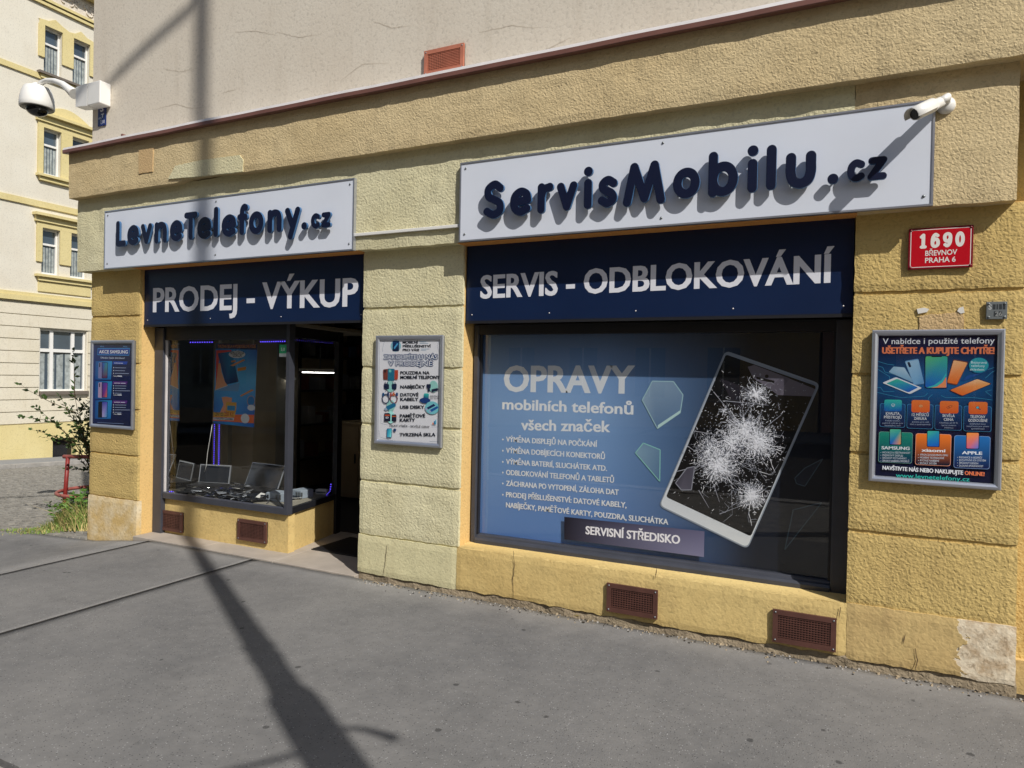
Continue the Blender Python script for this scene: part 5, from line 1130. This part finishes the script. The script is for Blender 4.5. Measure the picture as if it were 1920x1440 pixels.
def pcbox(label, px, py, w_, d_, h_, rz, ports):
    S = thing('computer_case', label, 'computer', 'grey computers in the display window'); c = on_floor(px, py)
    MB().box(-w_/2, w_/2, -d_/2, d_/2, 0, h_, bev=.004).build('case', 'pc', S)
    MB().box(-w_/2+.01, -w_/2+.03, -d_/2-.002, -d_/2+.004, h_*.3, h_*.75).build('port', 'rubber', S)
    for i in range(ports): MB().box(w_*.02+i*.035, w_*.02+i*.035+.024, -d_/2-.002, -d_/2+.004, h_*.25, h_*.8).build('drive_bay', 'steel', S)
    S.location = c; S.rotation_euler = (0, 0, rz); print('PC', c)
pcbox('squat grey computer case by the corner post of the display', 524, 938, .20, .15, .085, R(12), 2)
pcbox('small grey computer box against the side pane of the display', 566, 932, .15, .16, .08, R(-6), 3)
S = thing('adapter_box', 'small white adapter beside the led strip at the side pane', 'adapter'); MB().box(-.06, .06, -.035, .035, 0, .05, bev=.008).build('body', 'white', S); MB().box(-.05, .05, -.0355, -.033, .012, .03).build('slot', 'steel', S); S.location = on_floor(604, 926); S.rotation_euler = (0, 0, R(20))
# led strips
def led(label, pts, dots):
    S = thing('led_strip', label, 'led strip', 'violet blue led strips in the display window'); pts = [Vector(p) for p in pts]
    MB().tube(pts, .006, 6).build('tape', 'rubber', S); L_ = [0]
    for a, b in zip(pts[:-1], pts[1:]): L_.append(L_[-1]+(b-a).length)
    ls = MB()
    for i in range(dots):
        t = (i+.5)/dots*L_[-1]
        for k in range(len(pts)-1):
            if L_[k] <= t <= L_[k+1]:
                p = pts[k].lerp(pts[k+1], (t-L_[k])/(L_[k+1]-L_[k])); ls.box(p.x-.005, p.x+.005, p.y-.0085, p.y-.004, p.z-.005, p.z+.005)
    o = ls.build('diodes', 'led', S); o['kind'] = 'stuff'; setbase(S, *pts[0])
a, b = P(404.5, 795, .95), P(404.5, 872, .95); led('left of the two upright led strips under the hanging poster', [b, a], 22)
a, b = P(412, 795, .95), P(411, 872, .95); led('right of the two upright led strips under the hanging poster', [b, a], 22)
MB().box(P(402, 800, 1).x, P(416, 800, 1).x, .965, .985, ZF, zt+.1).build('display_post', 'white', D_)
led('led strip along the top of the front pane, left stretch', [P(356, 642, .25), P(401, 641.5, .25)], 10)
led('led strip along the top of the front pane, right stretch', [P(488, 641, .25), P(537, 640, .25)], 12)
s0, s1 = sideA+sd*.10-sn*.03, sideA+sd*(SLn-.1)-sn*.03
led('led strip along the top of the side pane', [(s0.x, s0.y, zt-.0), (s1.x, s1.y, zt+.005)], 20)
led('curved led strip along the foot of the side pane', [(s0.x, s0.y, ZF+.008), ((s0.x*.5+s1.x*.5), (s0.y+s1.y)/2, ZF+.008), (s0.x*.12+s1.x*.88, s0.y*.12+s1.y*.88, ZF+.012), (s1.x, s1.y, ZF+.05), (s1.x, s1.y+.01, ZF+.13)], 34)
led('short led strip at the left foot of the front pane', [P(308, 923, .27), P(328, 921, .27)], 6)
tag(MB().tube([P(x, y, .6) for x, y in ((398, 795), (394, 820), (389, 850), (387, 872), (384, 885))], .003, 6).build('cable', 'white'), 'thin white cable hanging left of the upright led strips', 'cable')
tag(MB().tube([on_floor(500, 945)+Vector((0, 0, .004)), on_floor(507, 941)+Vector((0, 0, .03)), on_floor(518, 941)+Vector((0, 0, .035)), on_floor(530, 950)+Vector((0, 0, .006))], .004, 6).build('cable', 'rubber'), 'black looped cable in front of the grey computer case', 'cable')
# dim shop interior
S = thing('shelf_unit', 'dark shelf unit with goods deep inside the shop', 'shelves')
for z in (.05, .5, .95, 1.4, 1.85, 2.2): MB().box(-6.72, -6.42, 2.35, 5.0, z, z+.025).build('shelf', 'frame_dark', S)
for x in (2.35, 3.65, 4.97): MB().box(-6.72, -6.42, x, x+.03, 0.02, 2.3).build('upright', 'frame_dark', S)
MB().box(-6.745, -6.722, 2.35, 5.0, .02, 2.3).build('back_panel', 'wood', S); setbase(S, -6.5, 3.6, .02)
rg = random.Random(8); gm = [plain('carton %d' % i, c, .6) for i, c in enumerate(((.25, .26, .28), (.05, .09, .2), (.3, .3, .3), (.16, .05, .04), (.06, .06, .07)))]
for z in (.525, .975, 1.425, 1.875):
    x = 2.42
    while x < 4.85:
        wd = rg.uniform(.07, .16); h_ = rg.uniform(.1, .24)
        if rg.random() < .6:
            o = MB().box(-6.66, -6.47, x, x+wd, z, z+h_).build('carton', gm[rg.randrange(5)]); tag(o, 'one of the small cartons on the dim shelves inside the shop', 'carton', 'cartons on the shop shelves')
        x += wd+.05
S = thing('counter_cabinet', 'pale cabinet with two doors behind the open shop door', 'cabinet')
c0, c1 = P(640, 900, 2.6), P(690, 900, 2.6)
MB().box(c0.x-.05, c1.x+.4, 2.6, 3.05, .05, 1.0).build('carcass', 'wood', S); MB().box(c0.x-.07, c1.x+.42, 2.57, 3.07, 1.0, 1.03).build('worktop', 'wood', S)
for k in range(3):
    xa = c0.x-.045+k*.33; d_ = MB().box(xa, xa+.32, 2.582, 2.599, .1, .97).build('door', 'wood', S); MB().box(xa+.27, xa+.285, 2.57, 2.582, .5, .62).build('handle', 'frame_dark', d_)
setbase(S, c0.x, 2.8, .02)
S = thing('shop_column', 'beige column inside the shop behind the display', 'column'); MB().box(-6.305, -5.98, 1.16, 1.5, .02, 2.6).build('shaft', 'wood', S); MB().box(-6.3055, -5.965, 1.15, 1.51, .021, .1).build('skirting', 'frame_dark', S); setbase(S, -6.15, 1.33, .02)
for i, (px, py) in enumerate(((600, 701), (517, 716))):
    S = thing('ceiling_lamp', ('short lit tube lamp seen through the side pane', 'short lit tube lamp seen through the front pane')[i], 'lamp'); p = P(px, py, 2.0); LY = 2.0
    MB().box(p.x-.3, p.x+.3, LY-.04, LY+.04, p.z+.03, p.z+.06).build('housing', 'white', S); MB().tube([(p.x-.28, LY, p.z+.015), (p.x+.28, LY, p.z+.015)], .006, 8).build('tube', 'tube', S)
    MB().tube([(p.x, LY, p.z+.06), (p.x, LY, 2.92)], .006, 6).build('hanger', 'steel', S); setbase(S, p.x, LY, p.z)
S = thing('doormat', 'dark ribbed doormat in the shop entrance', 'doormat'); MB().box(-4.45, -3.72, .42, .98, .0125, .022).build('mat', 'rubber', S)
for i in range(24): MB().box(-4.44, -3.73, .43+i*.0225, .441+i*.0225, .0222, .027).build('rib', 'frame_dark', S)
setbase(S, -4.1, .7, .0125)

# ================================================================== HOUSE ACROSS THE SIDE STREET
HX = -22.0
M['hcream'] = stucco('cream render', srgb(222, 216, 200), srgb(214, 206, 188), srgb(176, 166, 146), grain=30, depth=.001, dirt=.15, streak=.15)
M['hyellow'] = stucco('soft yellow render', srgb(218, 203, 150), srgb(210, 193, 136), srgb(170, 150, 106), grain=30, depth=.001, dirt=.15, streak=.15)
M['hbase'] = stucco('cream rustication', srgb(222, 214, 194), srgb(214, 205, 182), srgb(176, 160, 128), grain=30, depth=.001, dirt=.15)
M['hpane'] = plain('house window glass', srgb(70, 82, 92), .06, 0, .8, .2, 1.5)
M['curtain'] = plain('net curtain', srgb(150, 156, 154), .7, 0, .2, .35, 9)
M['hsill'] = plain('sill metal', srgb(120, 110, 100), .5, .2)
M['hfascia'] = plain('stucco ornament', srgb(214, 204, 190), .9, 0, .2, .1, 12, .01, 30)
H = thing('apartment_house', 'cream and yellow apartment house across the side street', 'house')
def ybox(name, mat, parent, y0, y1, z0, z1, out, back=.0): return MB().box(HX-back, HX+out, y0, y1, z0, z1).build(name, mat, parent)
Ya, Yb, E0 = -2.0, 15.5, EYE
bays = (8.07, 3.9, 12.24)
MB().box(HX-.6, HX-.30, Ya, Yb, -3, 13.4).build('inner_wall', 'hsill', H)
# wall in strips round the openings
def wall(z0, z1, holes, mat, out=0.0):
    y = Ya
    for a, b, h0, h1 in sorted(holes):
        MB().box(HX-.3, HX+out, y, a, z0, z1).build('wall', mat, H)
        if h0 > z0: MB().box(HX-.3, HX+out, a, b, z0, h0).build('wall', mat, H)
        if h1 < z1: MB().box(HX-.3, HX+out, a, b, h1, z1).build('wall', mat, H)
        y = b
    MB().box(HX-.3, HX+out, y, Yb, z0, z1).build('wall', mat, H)
sh = E0
cells = [(b+.38, b+1.09, -2.85+sh, -2.20+sh) for b in bays]
wall(-3.0+sh-1.5, -1.72+sh, cells, 'hyellow', .03)
gfw = [(b, b+1.42, -.74+sh, 1.16+sh) for b in bays]
wall(-1.72+sh, 1.95+sh, gfw, 'hcream', -.02)
# rusticated courses standing proud with open joints
zc = -1.70
while zc < 1.93:
    z2 = min(zc+.36, 1.95)
    segs_ = [(Ya, Yb)]
    for a, b, h0, h1 in gfw:
        if z2+sh > h0-.02 and zc+sh < h1+.02:
            new = []
            for s0_, s1_ in segs_:
                if s0_ < a < s1_: new += [(s0_, a-.04), (b+.04, s1_)]
                else: new.append((s0_, s1_))
            segs_ = new
    for s0_, s1_ in segs_: MB().box(HX-.0195, HX+.02, s0_, s1_, zc+.012+sh, z2-.012+sh).build('rustic_course', 'hbase', H)
    zc = z2
holes2 = [(b+o_, b+o_+.52, z+sh, z+1.38+sh) for b in bays for o_ in (0, .86) for z in (2.82,)]
for z, (lo, hi) in zip((2.82, 5.83, 8.88), ((1.95, 4.9), (4.9, 8.72), (8.72, 10.86))):
    wall(lo+sh, hi+sh, [(b+o_, b+o_+.52, z+sh, z+1.38+sh) for b in bays for o_ in (0, .86)], 'hcream')
MB().box(HX-.3, HX, Ya, Yb, 10.86+sh, 12.2+sh).build('wall', 'hcream', H)
ybox('string_course', 'hyellow', H, Ya, Yb, 1.95+sh, 2.10+sh, .10); ybox('string_course', 'hyellow', H, Ya, Yb, 2.10+sh, 2.2+sh, .06)
ybox('string_course', 'hyellow', H, Ya, Yb, 4.80+sh, 4.98+sh, .05); ybox('string_course', 'hyellow', H, Ya, Yb, 8.62+sh, 8.78+sh, .05)
ybox('string_course', 'hyellow', H, Ya, Yb, 10.86+sh, 10.95+sh, .07); ybox('string_course', 'hyellow', H, Ya, Yb, 10.98+sh, 11.06+sh, .11)
ybox('ornament_frieze', 'hfascia', H, Ya, Yb, 11.06+sh, 11.62+sh, .02)
orn = MB(); ro = random.Random(2); y = Ya
while y < Yb:
    for k in range(5):
        pts = []; a = ro.uniform(0, 6); cy_, cz_ = y+ro.uniform(0, .5), 11.34+sh+ro.uniform(-.14, .14); rr_ = ro.uniform(.06, .14)
        for t in range(7): pts.append((HX+.035, cy_+rr_*(1-t*.1)*math.cos(a+t*.75), cz_+rr_*(1-t*.1)*math.sin(a+t*.75)))
        orn.tube(pts, .022, 5)
    y += .5
o = orn.build('scroll_ornament', 'hfascia', H); o['kind'] = 'stuff'
ybox('eaves', 'hyellow', H, Ya, Yb, 11.62+sh, 11.8+sh, .25); ybox('eaves', 'hyellow', H, Ya, Yb, 11.8+sh, 12.05+sh, .5)
def hwindow(y0, y1, z0, z1, kind, par=H):
    Wn = bpy.data.objects.new('window', None); col.objects.link(Wn); Wn.parent = par
    X = HX-.14; f = .05
    MB().box(X-.02, X-.012, y0, y1, z0, z1).build('pane', 'hpane', Wn)
    fr = [(y0, y0+f, z0, z1), (y1-f, y1, z0, z1), (y0+f, y1-f, z0, z0+f), (y0+f, y1-f, z1-f, z1)]
    if kind == 'tall': zt_ = z0+(z1-z0)*.66; fr += [(y0+f, y1-f, zt_-.03, zt_+.03)]
    else:
        zt_ = z0+(z1-z0)*.66; ya_, yb_ = y0+(y1-y0)*.27, y0+(y1-y0)*.73
        fr += [(ya_-.05, ya_+.05, z0+f, z1-f), (yb_-.05, yb_+.05, z0+f, z1-f), (y0+f, ya_-.05, zt_-.05, zt_+.05), (ya_+.05, yb_-.05, zt_-.05, zt_+.05), (yb_+.05, y1-f, zt_-.05, zt_+.05)]
    for a in fr: MB().box(X-.012, X+.04, *a).build('frame_bar', 'white', Wn)
    cu = MB(); n = 16; zt_ = z0+(z1-z0)*(.64 if kind == 'tall' else .62)
    for i in range(n+1):
        yy = y0+f+(y1-y0-2*f)*i/n; xx = X-.0105+.003*math.sin(i*1.9); cu.v += [(xx, yy, z0+f), (xx, yy, zt_-.04+.03*math.sin(i*.8))]
    for i in range(n): cu.f.append((2*i, 2*i+2, 2*i+3, 2*i+1)); cu.m.append(0); cu.sm.append(True)
    cu.build('curtain', 'curtain', Wn)
for b in bays:
    for z in (2.82, 5.83, 8.88):
        for o_ in (0, .86): hwindow(b+o_+.005, b+o_+.515, z+.005+sh, z+1.375+sh, 'tall')
        if z < 8:
            MB().box(HX+.001, HX+.05, b-.16, b, z+(.35 if z < 3 else -.02)+sh, z+1.55+sh).build('window_surround', 'hyellow', H); MB().box(HX+.001, HX+.05, b+.52, b+.86, z+(.35 if z < 3 else -.02)+sh, z+1.55+sh).build('window_surround', 'hyellow', H)
            MB().box(HX+.001, HX+.05, b+1.38, b+1.54, z+(.35 if z < 3 else -.02)+sh, z+1.55+sh).build('window_surround', 'hyellow', H); MB().box(HX+.001, HX+.052, b, b+1.38, z+1.385+sh, z+1.55+sh).build('window_surround', 'hyellow', H)
            MB().box(HX+.001, HX+.10, b-.22, b+1.6, z+1.55+sh, z+1.72+sh).build('window_hood', 'hyellow', H); MB().box(HX+.001, HX+.22, b-.28, b+1.66, z+1.72+sh, z+1.80+sh).build('window_hood', 'hyellow', H)
            if z > 5: MB().add([(x, b-.1+1.58*i/14, z+1.8+sh+.34*math.sin(math.pi*i/14)*1.0) for x in (HX+.001, HX+.04) for i in range(15)]+[(x, b-.1+1.58*i/14, z+1.8+sh) for x in (HX+.001, HX+.04) for i in range(15)], [(15+i, 16+i, 46+i, 45+i) for i in range(14)]+[(i, i+1, 16+i, 15+i) for i in range(14)]).build('pediment', 'hyellow', H)
        else:
            q = [(-.17, 10.48), (.08, 10.42), (.27, 10.50), (.42, 10.42), (.60, 10.36), (.80, 10.38), (.98, 10.50), (1.15, 10.62), (1.35, 10.52), (1.55, 10.48)]
            q = [(-.17, 10.40), (.10, 10.44), (.30, 10.56), (.50, 10.46), (.72, 10.38), (.90, 10.42), (1.08, 10.56), (1.28, 10.44), (1.55, 10.40)]
            n = len(q); base_ = 8.88+1.385
            vs = [(x, b+a, zz+sh) for x in (HX+.001, HX+.05) for a, zz in q]+[(x, b+a, base_+sh) for x in (HX+.001, HX+.05) for a, zz in q]
            MB().add(vs, [(n+i, n+i+1, 3*n+i+1, 3*n+i) for i in range(n-1)]+[(i, i+1, n+i+1, n+i) for i in range(n-1)]).build('window_surround', 'hyellow', H)
            for ya_, yb_ in ((-.17, 0), (.52, .86), (1.38, 1.55)): MB().box(HX+.001, HX+.05, b+ya_, b+yb_, 8.88+.42+sh, base_+sh).build('window_surround', 'hyellow', H)
        MB().box(HX+.001, HX+.16, b-.2, b+1.58, z-.10+sh, z-.03+sh).build('window_sill', 'hsill' if z > 8 else 'hyellow', H); MB().box(HX+.001, HX+.09, b-.12, b+1.5, z-.22+sh, z-.10+sh).build('sill_moulding', 'hyellow', H)
    MB().box(HX+.001, HX+.04, b-.1, b+1.5, 2.28+sh, 2.58+sh).build('apron_panel', 'hyellow', H)
    hwindow(b+.005, b+1.415, -.735+sh, 1.155+sh, 'triple'); MB().box(HX-.02, HX+.10, b-.03, b+1.45, -.84+sh, -.74+sh).build('window_sill', 'hsill', H)
    Wc = MB().box(HX-.2, HX-.19, b+.385, b+1.085, -2.84+sh, -2.21+sh).build('cellar_window', 'camdark', H); MB().box(HX-.19, HX+.0, b+.385, b+1.085, -2.85+sh, -2.80+sh).build('sill', 'hsill', Wc)
setbase(H, HX, 8, -1.2)

# ================================================================== TREE GUARD, SAPLING, WEEDS AT THE CORNER
gp = G(111, 962, gz(-8.2, .35)); GR = .42
gc = Vector((gp.x+GR*.80-.26, gp.y+.42, 0)); gc.z = gz(gc.x, gc.y)
S = thing('tree_guard', 'red tubular tree guard round the sapling behind the corner', 'tree guard', None)
ht = P(125, 862, gp.y).z-gz(gp.x, gp.y)
for k in range(3):
    a = R(206+k*120); p0 = Vector((gc.x+GR*math.cos(a), gc.y+GR*math.sin(a), gc.z-.1)); p1 = Vector((gc.x+(GR-.05)*math.cos(a), gc.y+(GR-.05)*math.sin(a), gc.z+ht))
    MB().tube([p0, p1], .026, 10).build('post', 'red', S)
tp = Vector((gc.x+(GR-.05)*math.cos(R(206)), gc.y+(GR-.05)*math.sin(R(206)), gc.z+ht)); dr = Vector((1, .42, .02)).normalized()
MB().tube([tp-dr*.07, tp-dr*.06, tp+dr*.8, tp+dr*.81], [.012, .026, .026, .012], 10).build('top_rail', 'redworn', S)
pts = [(gc.x+(GR+.015)*math.cos(R(i*10)), gc.y+(GR+.015)*math.sin(R(i*10)), gc.z+ht*.40) for i in range(37)]; MB().tube(pts, .022, 8, cap=False).build('ring', 'redworn', S)
setbase(S, *gc)
M['leaf'] = plain('dark green leaf', srgb(62, 84, 40), .5, 0, .4, .35, 30); M['bark'] = plain('thin bark', srgb(84, 70, 54), .9, 0, .1, .2, 20)
M['grassm'] = plain('grass blade', srgb(126, 148, 72), .6, 0, .3, .35, 8); M['dry'] = plain('dry grass', srgb(186, 166, 112), .7, 0, .2, .25, 12); M['weed'] = plain('weed leaf', srgb(88, 124, 54), .55, 0, .3, .3, 20)
S = thing('sapling', 'dark leafy sapling branching out from behind the building corner', 'tree'); rl = random.Random(21)
br = MB(); lv = MB(); base_ = Vector((gc.x+.05, gc.y+.1, gc.z))
def leaf(mb, p, d, L_, wd):
    d = d.normalized(); s_ = d.cross(Vector((rl.gauss(0, 1), rl.gauss(0, 1), rl.gauss(0, 1)))).normalized(); n_ = d.cross(s_)
    k = len(mb.v); mb.v += [tuple(p), tuple(p+d*L_*.45+s_*wd+n_*wd*.25), tuple(p+d*L_), tuple(p+d*L_*.45-s_*wd+n_*wd*.25)]
    mb.f += [(k, k+1, k+2), (k, k+2, k+3)]; mb.m += [0, 0]; mb.sm += [False, False]
def branch(p, d, L_, r_, lev):
    pts = [p]; n = 7
    for i in range(n):
        d = (d+Vector((rl.gauss(0, .10), rl.gauss(0, .10), rl.gauss(0, .06)+.02))).normalized(); p = p+d*L_/n; pts.append(p)
        if lev > 0 and i > 1:
            for _ in range(2 if lev > 1 else 1):
                dd = (d+Vector((rl.gauss(0, .7), rl.gauss(0, .7), rl.gauss(.1, .4)))).normalized(); branch(p, dd, L_*rl.uniform(.3, .5), r_*.5, lev-1)
        if lev < 2:
            for _ in range(3): leaf(lv, p+d*rl.uniform(-.03, .03), d*.5+Vector((rl.gauss(0, .6), rl.gauss(0, .6), rl.gauss(.1, .5))), rl.uniform(.05, .085), rl.uniform(.014, .022))
    br.tube(pts, [r_*(1-.8*i/n) for i in range(n+1)], 5)
for tgt in ((145, 748), (122, 800), (150, 790), (128, 835), (165, 760), (152, 850), (175, 800), (160, 830)):
    e = P(tgt[0], tgt[1], gc.y+rl.uniform(-.25, .15)); v = e-base_; branch(base_+Vector((0, 0, .15)), v.normalized(), v.length*.98, .012, 1)
br.tube([base_-Vector((0, 0, .05)), base_+Vector((0, 0, .25))], [.02, .016], 7)
br.build('trunk', 'bark', S); o = lv.build('crown', 'leaf', S); setbase(S, *base_)
def blades(mb, c, n, rad, h0, h1, wd, lean, mi=0):
    for i in range(n):
        a = rl.uniform(0, 6.28); r_ = rad*math.sqrt(rl.random()); x = c[0]+r_*math.cos(a); y = c[1]+r_*math.sin(a)*.7; z = gz(x, y)-.01; h = rl.uniform(h0, h1)*(1-.5*r_/rad)
        d = Vector((rl.gauss(0, lean), rl.gauss(0, lean), 0)); s_ = Vector((math.cos(a+1.5), math.sin(a+1.5), 0))*wd*rl.uniform(.6, 1.2); k = len(mb.v); p = Vector((x, y, z))
        q1 = p+Vector((0, 0, h*.55))+d*h*.35; q2 = p+Vector((0, 0, h))+d*h*1.1
        mb.v += [tuple(p-s_), tuple(p+s_), tuple(q1+s_*.8), tuple(q1-s_*.8), tuple(q2)]; mb.f += [(k, k+1, k+2, k+3), (k+3, k+2, k+4)]; mb.m += [mi, mi]; mb.sm += [False, False]
gr = MB()
for px, n, rad, h1 in ((140, 520, .26, .46), (118, 380, .2, .36), (95, 260, .22, .18), (158, 260, .16, .5), (70, 160, .26, .08), (40, 140, .3, .06), (10, 110, .3, .05)):
    c = G(px, 990 if px > 90 else 996, gz(-7.9, .1)); blades(gr, (c.x, c.y+.08), n, rad, h1*.4, h1, .005, .35, 0); blades(gr, (c.x, c.y+.04), n//4, rad, h1*.4, h1*1.05, .004, .5, 1)
o = gr.build('grass', ['grassm', 'dry']); o['kind'] = 'stuff'; o['label'] = 'rough green and dry grass growing along the pavement edge at the corner'; o['category'] = 'grass'
for k, (px, lab) in enumerate(((134, 'tall leafy weed in the grass under the red ring'), (98, 'low leafy weed left of the red post'), (160, 'leafy weed against the building corner'))):
    c = G(px, 985, gz(-7.9, .1)); c.z = gz(c.x, c.y); wl = MB(); S = thing('weed', lab, 'weed', 'weeds in the grass at the corner'); stem = MB()
    for s_ in range(5):
        p = Vector((c.x, c.y+.1, c.z)); d = Vector((rl.gauss(0, .3), rl.gauss(0, .3), 1)).normalized(); pts = [p]
        for i in range(6):
            d = (d+Vector((rl.gauss(0, .15), rl.gauss(0, .15), 0))).normalized(); p = p+d*(.07 if k != 1 else .05); pts.append(p)
            for _ in range(4): leaf(wl, p, Vector((rl.gauss(0, 1), rl.gauss(0, 1), .3)), rl.uniform(.06, .11), rl.uniform(.012, .02))
        stem.tube(pts, .003, 4)
    stem.build('stem', 'weed', S); wl.build('leaves', 'weed', S); setbase(S, c.x, c.y, c.z)
# crumbs of broken render and grit along the foot of the wall
gt = MB(); rg2 = random.Random(4)
for i in range(520):
    x = rg2.uniform(-3.5, .9) if i < 760 else rg2.uniform(-6.2, -3.6); y = -.045-abs(rg2.gauss(0, .05)) ; s_ = rg2.uniform(.0015, .005)*(1.6 if rg2.random() < .06 else 1)
    gt.obox((x, y, gz(x, y)+s_*.5), (s_, s_*.3, 0), (-s_*.3, s_, 0), (0, s_*.2, s_*.6), rg2.randrange(3))
o = gt.build('grit', ['footing', 'kerb', 'joint']); o['kind'] = 'stuff'; o['label'] = 'grit and crumbs of render along the foot of the wall'; o['category'] = 'grit'
lf = MB()
for i, (px, py) in enumerate(((1075, 1155),)):
    c = G(px, py, .004); S_2 = leaf(lf, Vector((c.x, c.y, .006)), Vector((1, .2, .05)), .05, .012)
tag(lf.build('dry_leaf', 'dry'), 'small dry leaf at the foot of the plinth left of the grilles', 'leaf')

# ================================================================== LAMP POST (out of frame to the right; its shadow falls across the pavement)
t0 = 2.9; HO = 1.63; bx_, by_ = -2.178+1.62*t0, -2.11-t0
S = thing('lamp_post', 'stepped grey steel lamp post at the kerb, throwing the long shadow', 'lamp post')
MB().tube([(bx_, by_, -.1), (bx_, by_, 3.98+HO), (bx_, by_, 4.08+HO)], [.128, .125, .10], 20).build('base_tube', 'steel', S)
MB().tube([(bx_, by_, 4.07+HO), (bx_, by_, 6.2+HO), (bx_, by_, 6.3+HO)], [.09, .075, .066], 18).build('middle_tube', 'steel', S)
MB().tube([(bx_, by_, 6.29+HO), (bx_, by_, 12.9+HO)], [.066, .058], 16).build('upper_tube', 'steel', S)
ad = Vector((-.62, -.78, 0)).normalized(); top_ = Vector((bx_, by_, 12.45+HO))
MB().tube([top_+ad*t+Vector((0, 0, .55*math.sin(min(t/1.2, 1)*math.pi/2))) for t in (0, .15, .35, .6, .9, 1.2, 1.7, 2.3)], .042, 12).build('arm', 'steel', S)
hd_ = top_+ad*2.3+Vector((0, 0, .55)); MB().tube([hd_, hd_+ad*.12, hd_+ad*.55, hd_+ad*.7], [.05, .11, .13, .06], 12).build('lamp_head', 'steel', S)
rt = Vector((.525, .851, 0))
bp_ = lambda h, k: Vector((bx_, by_, h+HO))+rt*k
MB().tube([bp_(3.62, .05), bp_(3.60, .12), bp_(3.56, .19), bp_(3.48, .25), bp_(3.41, .29), bp_(3.42, .32)], [.014, .014, .018, .026, .030, .018], 8).build('bracket', 'steel', S)
MB().tube([bp_(3.49, -.05), bp_(3.50, -.40), bp_(3.50, -.75)], .017, 8).build('bracket', 'steel', S)
for z in (4.55, 4.72): MB().tube([(bx_, by_, z-.02+HO), (bx_, by_, z+.02+HO)], .098, 18).build('band', 'steel', S)
setbase(S, bx_, by_, 0)

# ================================================================== ACROSS THE MAIN STREET (behind the camera, seen only in the glass)
M['op1'] = plain('ochre facade', srgb(190, 160, 112), .9, 0, .2, .08); M['op2'] = plain('grey facade', srgb(170, 166, 156), .9, 0, .2, .08); M['op3'] = plain('rose facade', srgb(186, 140, 120), .9, 0, .2, .08)
for i, (xa, wd, h_, mt, lab) in enumerate(((-34, 18, 14, 'op2', 'grey street house across the main road, left'), (-15.9, 15, 15, 'op1', 'ochre street house across the main road, middle'), (-.8, 18, 13.5, 'op3', 'rose street house across the main road, right'))):
    S = thing('street_house', lab, 'house', 'houses across the main road'); Y = -20
    MB().box(xa, xa+wd, Y-8, Y, -.3, h_).build('wall', mt, S); MB().prismx([(Y+.3, h_), (Y-4, h_+3), (Y-8.3, h_)], xa-.05, xa+wd+.05).build('roof', 'red', S)
    for fl_ in range(4):
        for k in range(int(wd//2.6)):
            x = xa+1+k*2.6; z = 1+fl_*3.3; wn = MB().box(x, x+1.1, Y, Y+.02, z, z+1.8).build('window', 'hpane', S); MB().box(x-.1, x+1.2, Y+.0, Y+.12, z-.12, z-.02).build('sill', 'kerb', wn); MB().box(x+.52, x+.58, Y+.021, Y+.05, z, z+1.8).build('frame_bar', 'white', wn)
    setbase(S, xa+wd/2, Y, -.1)
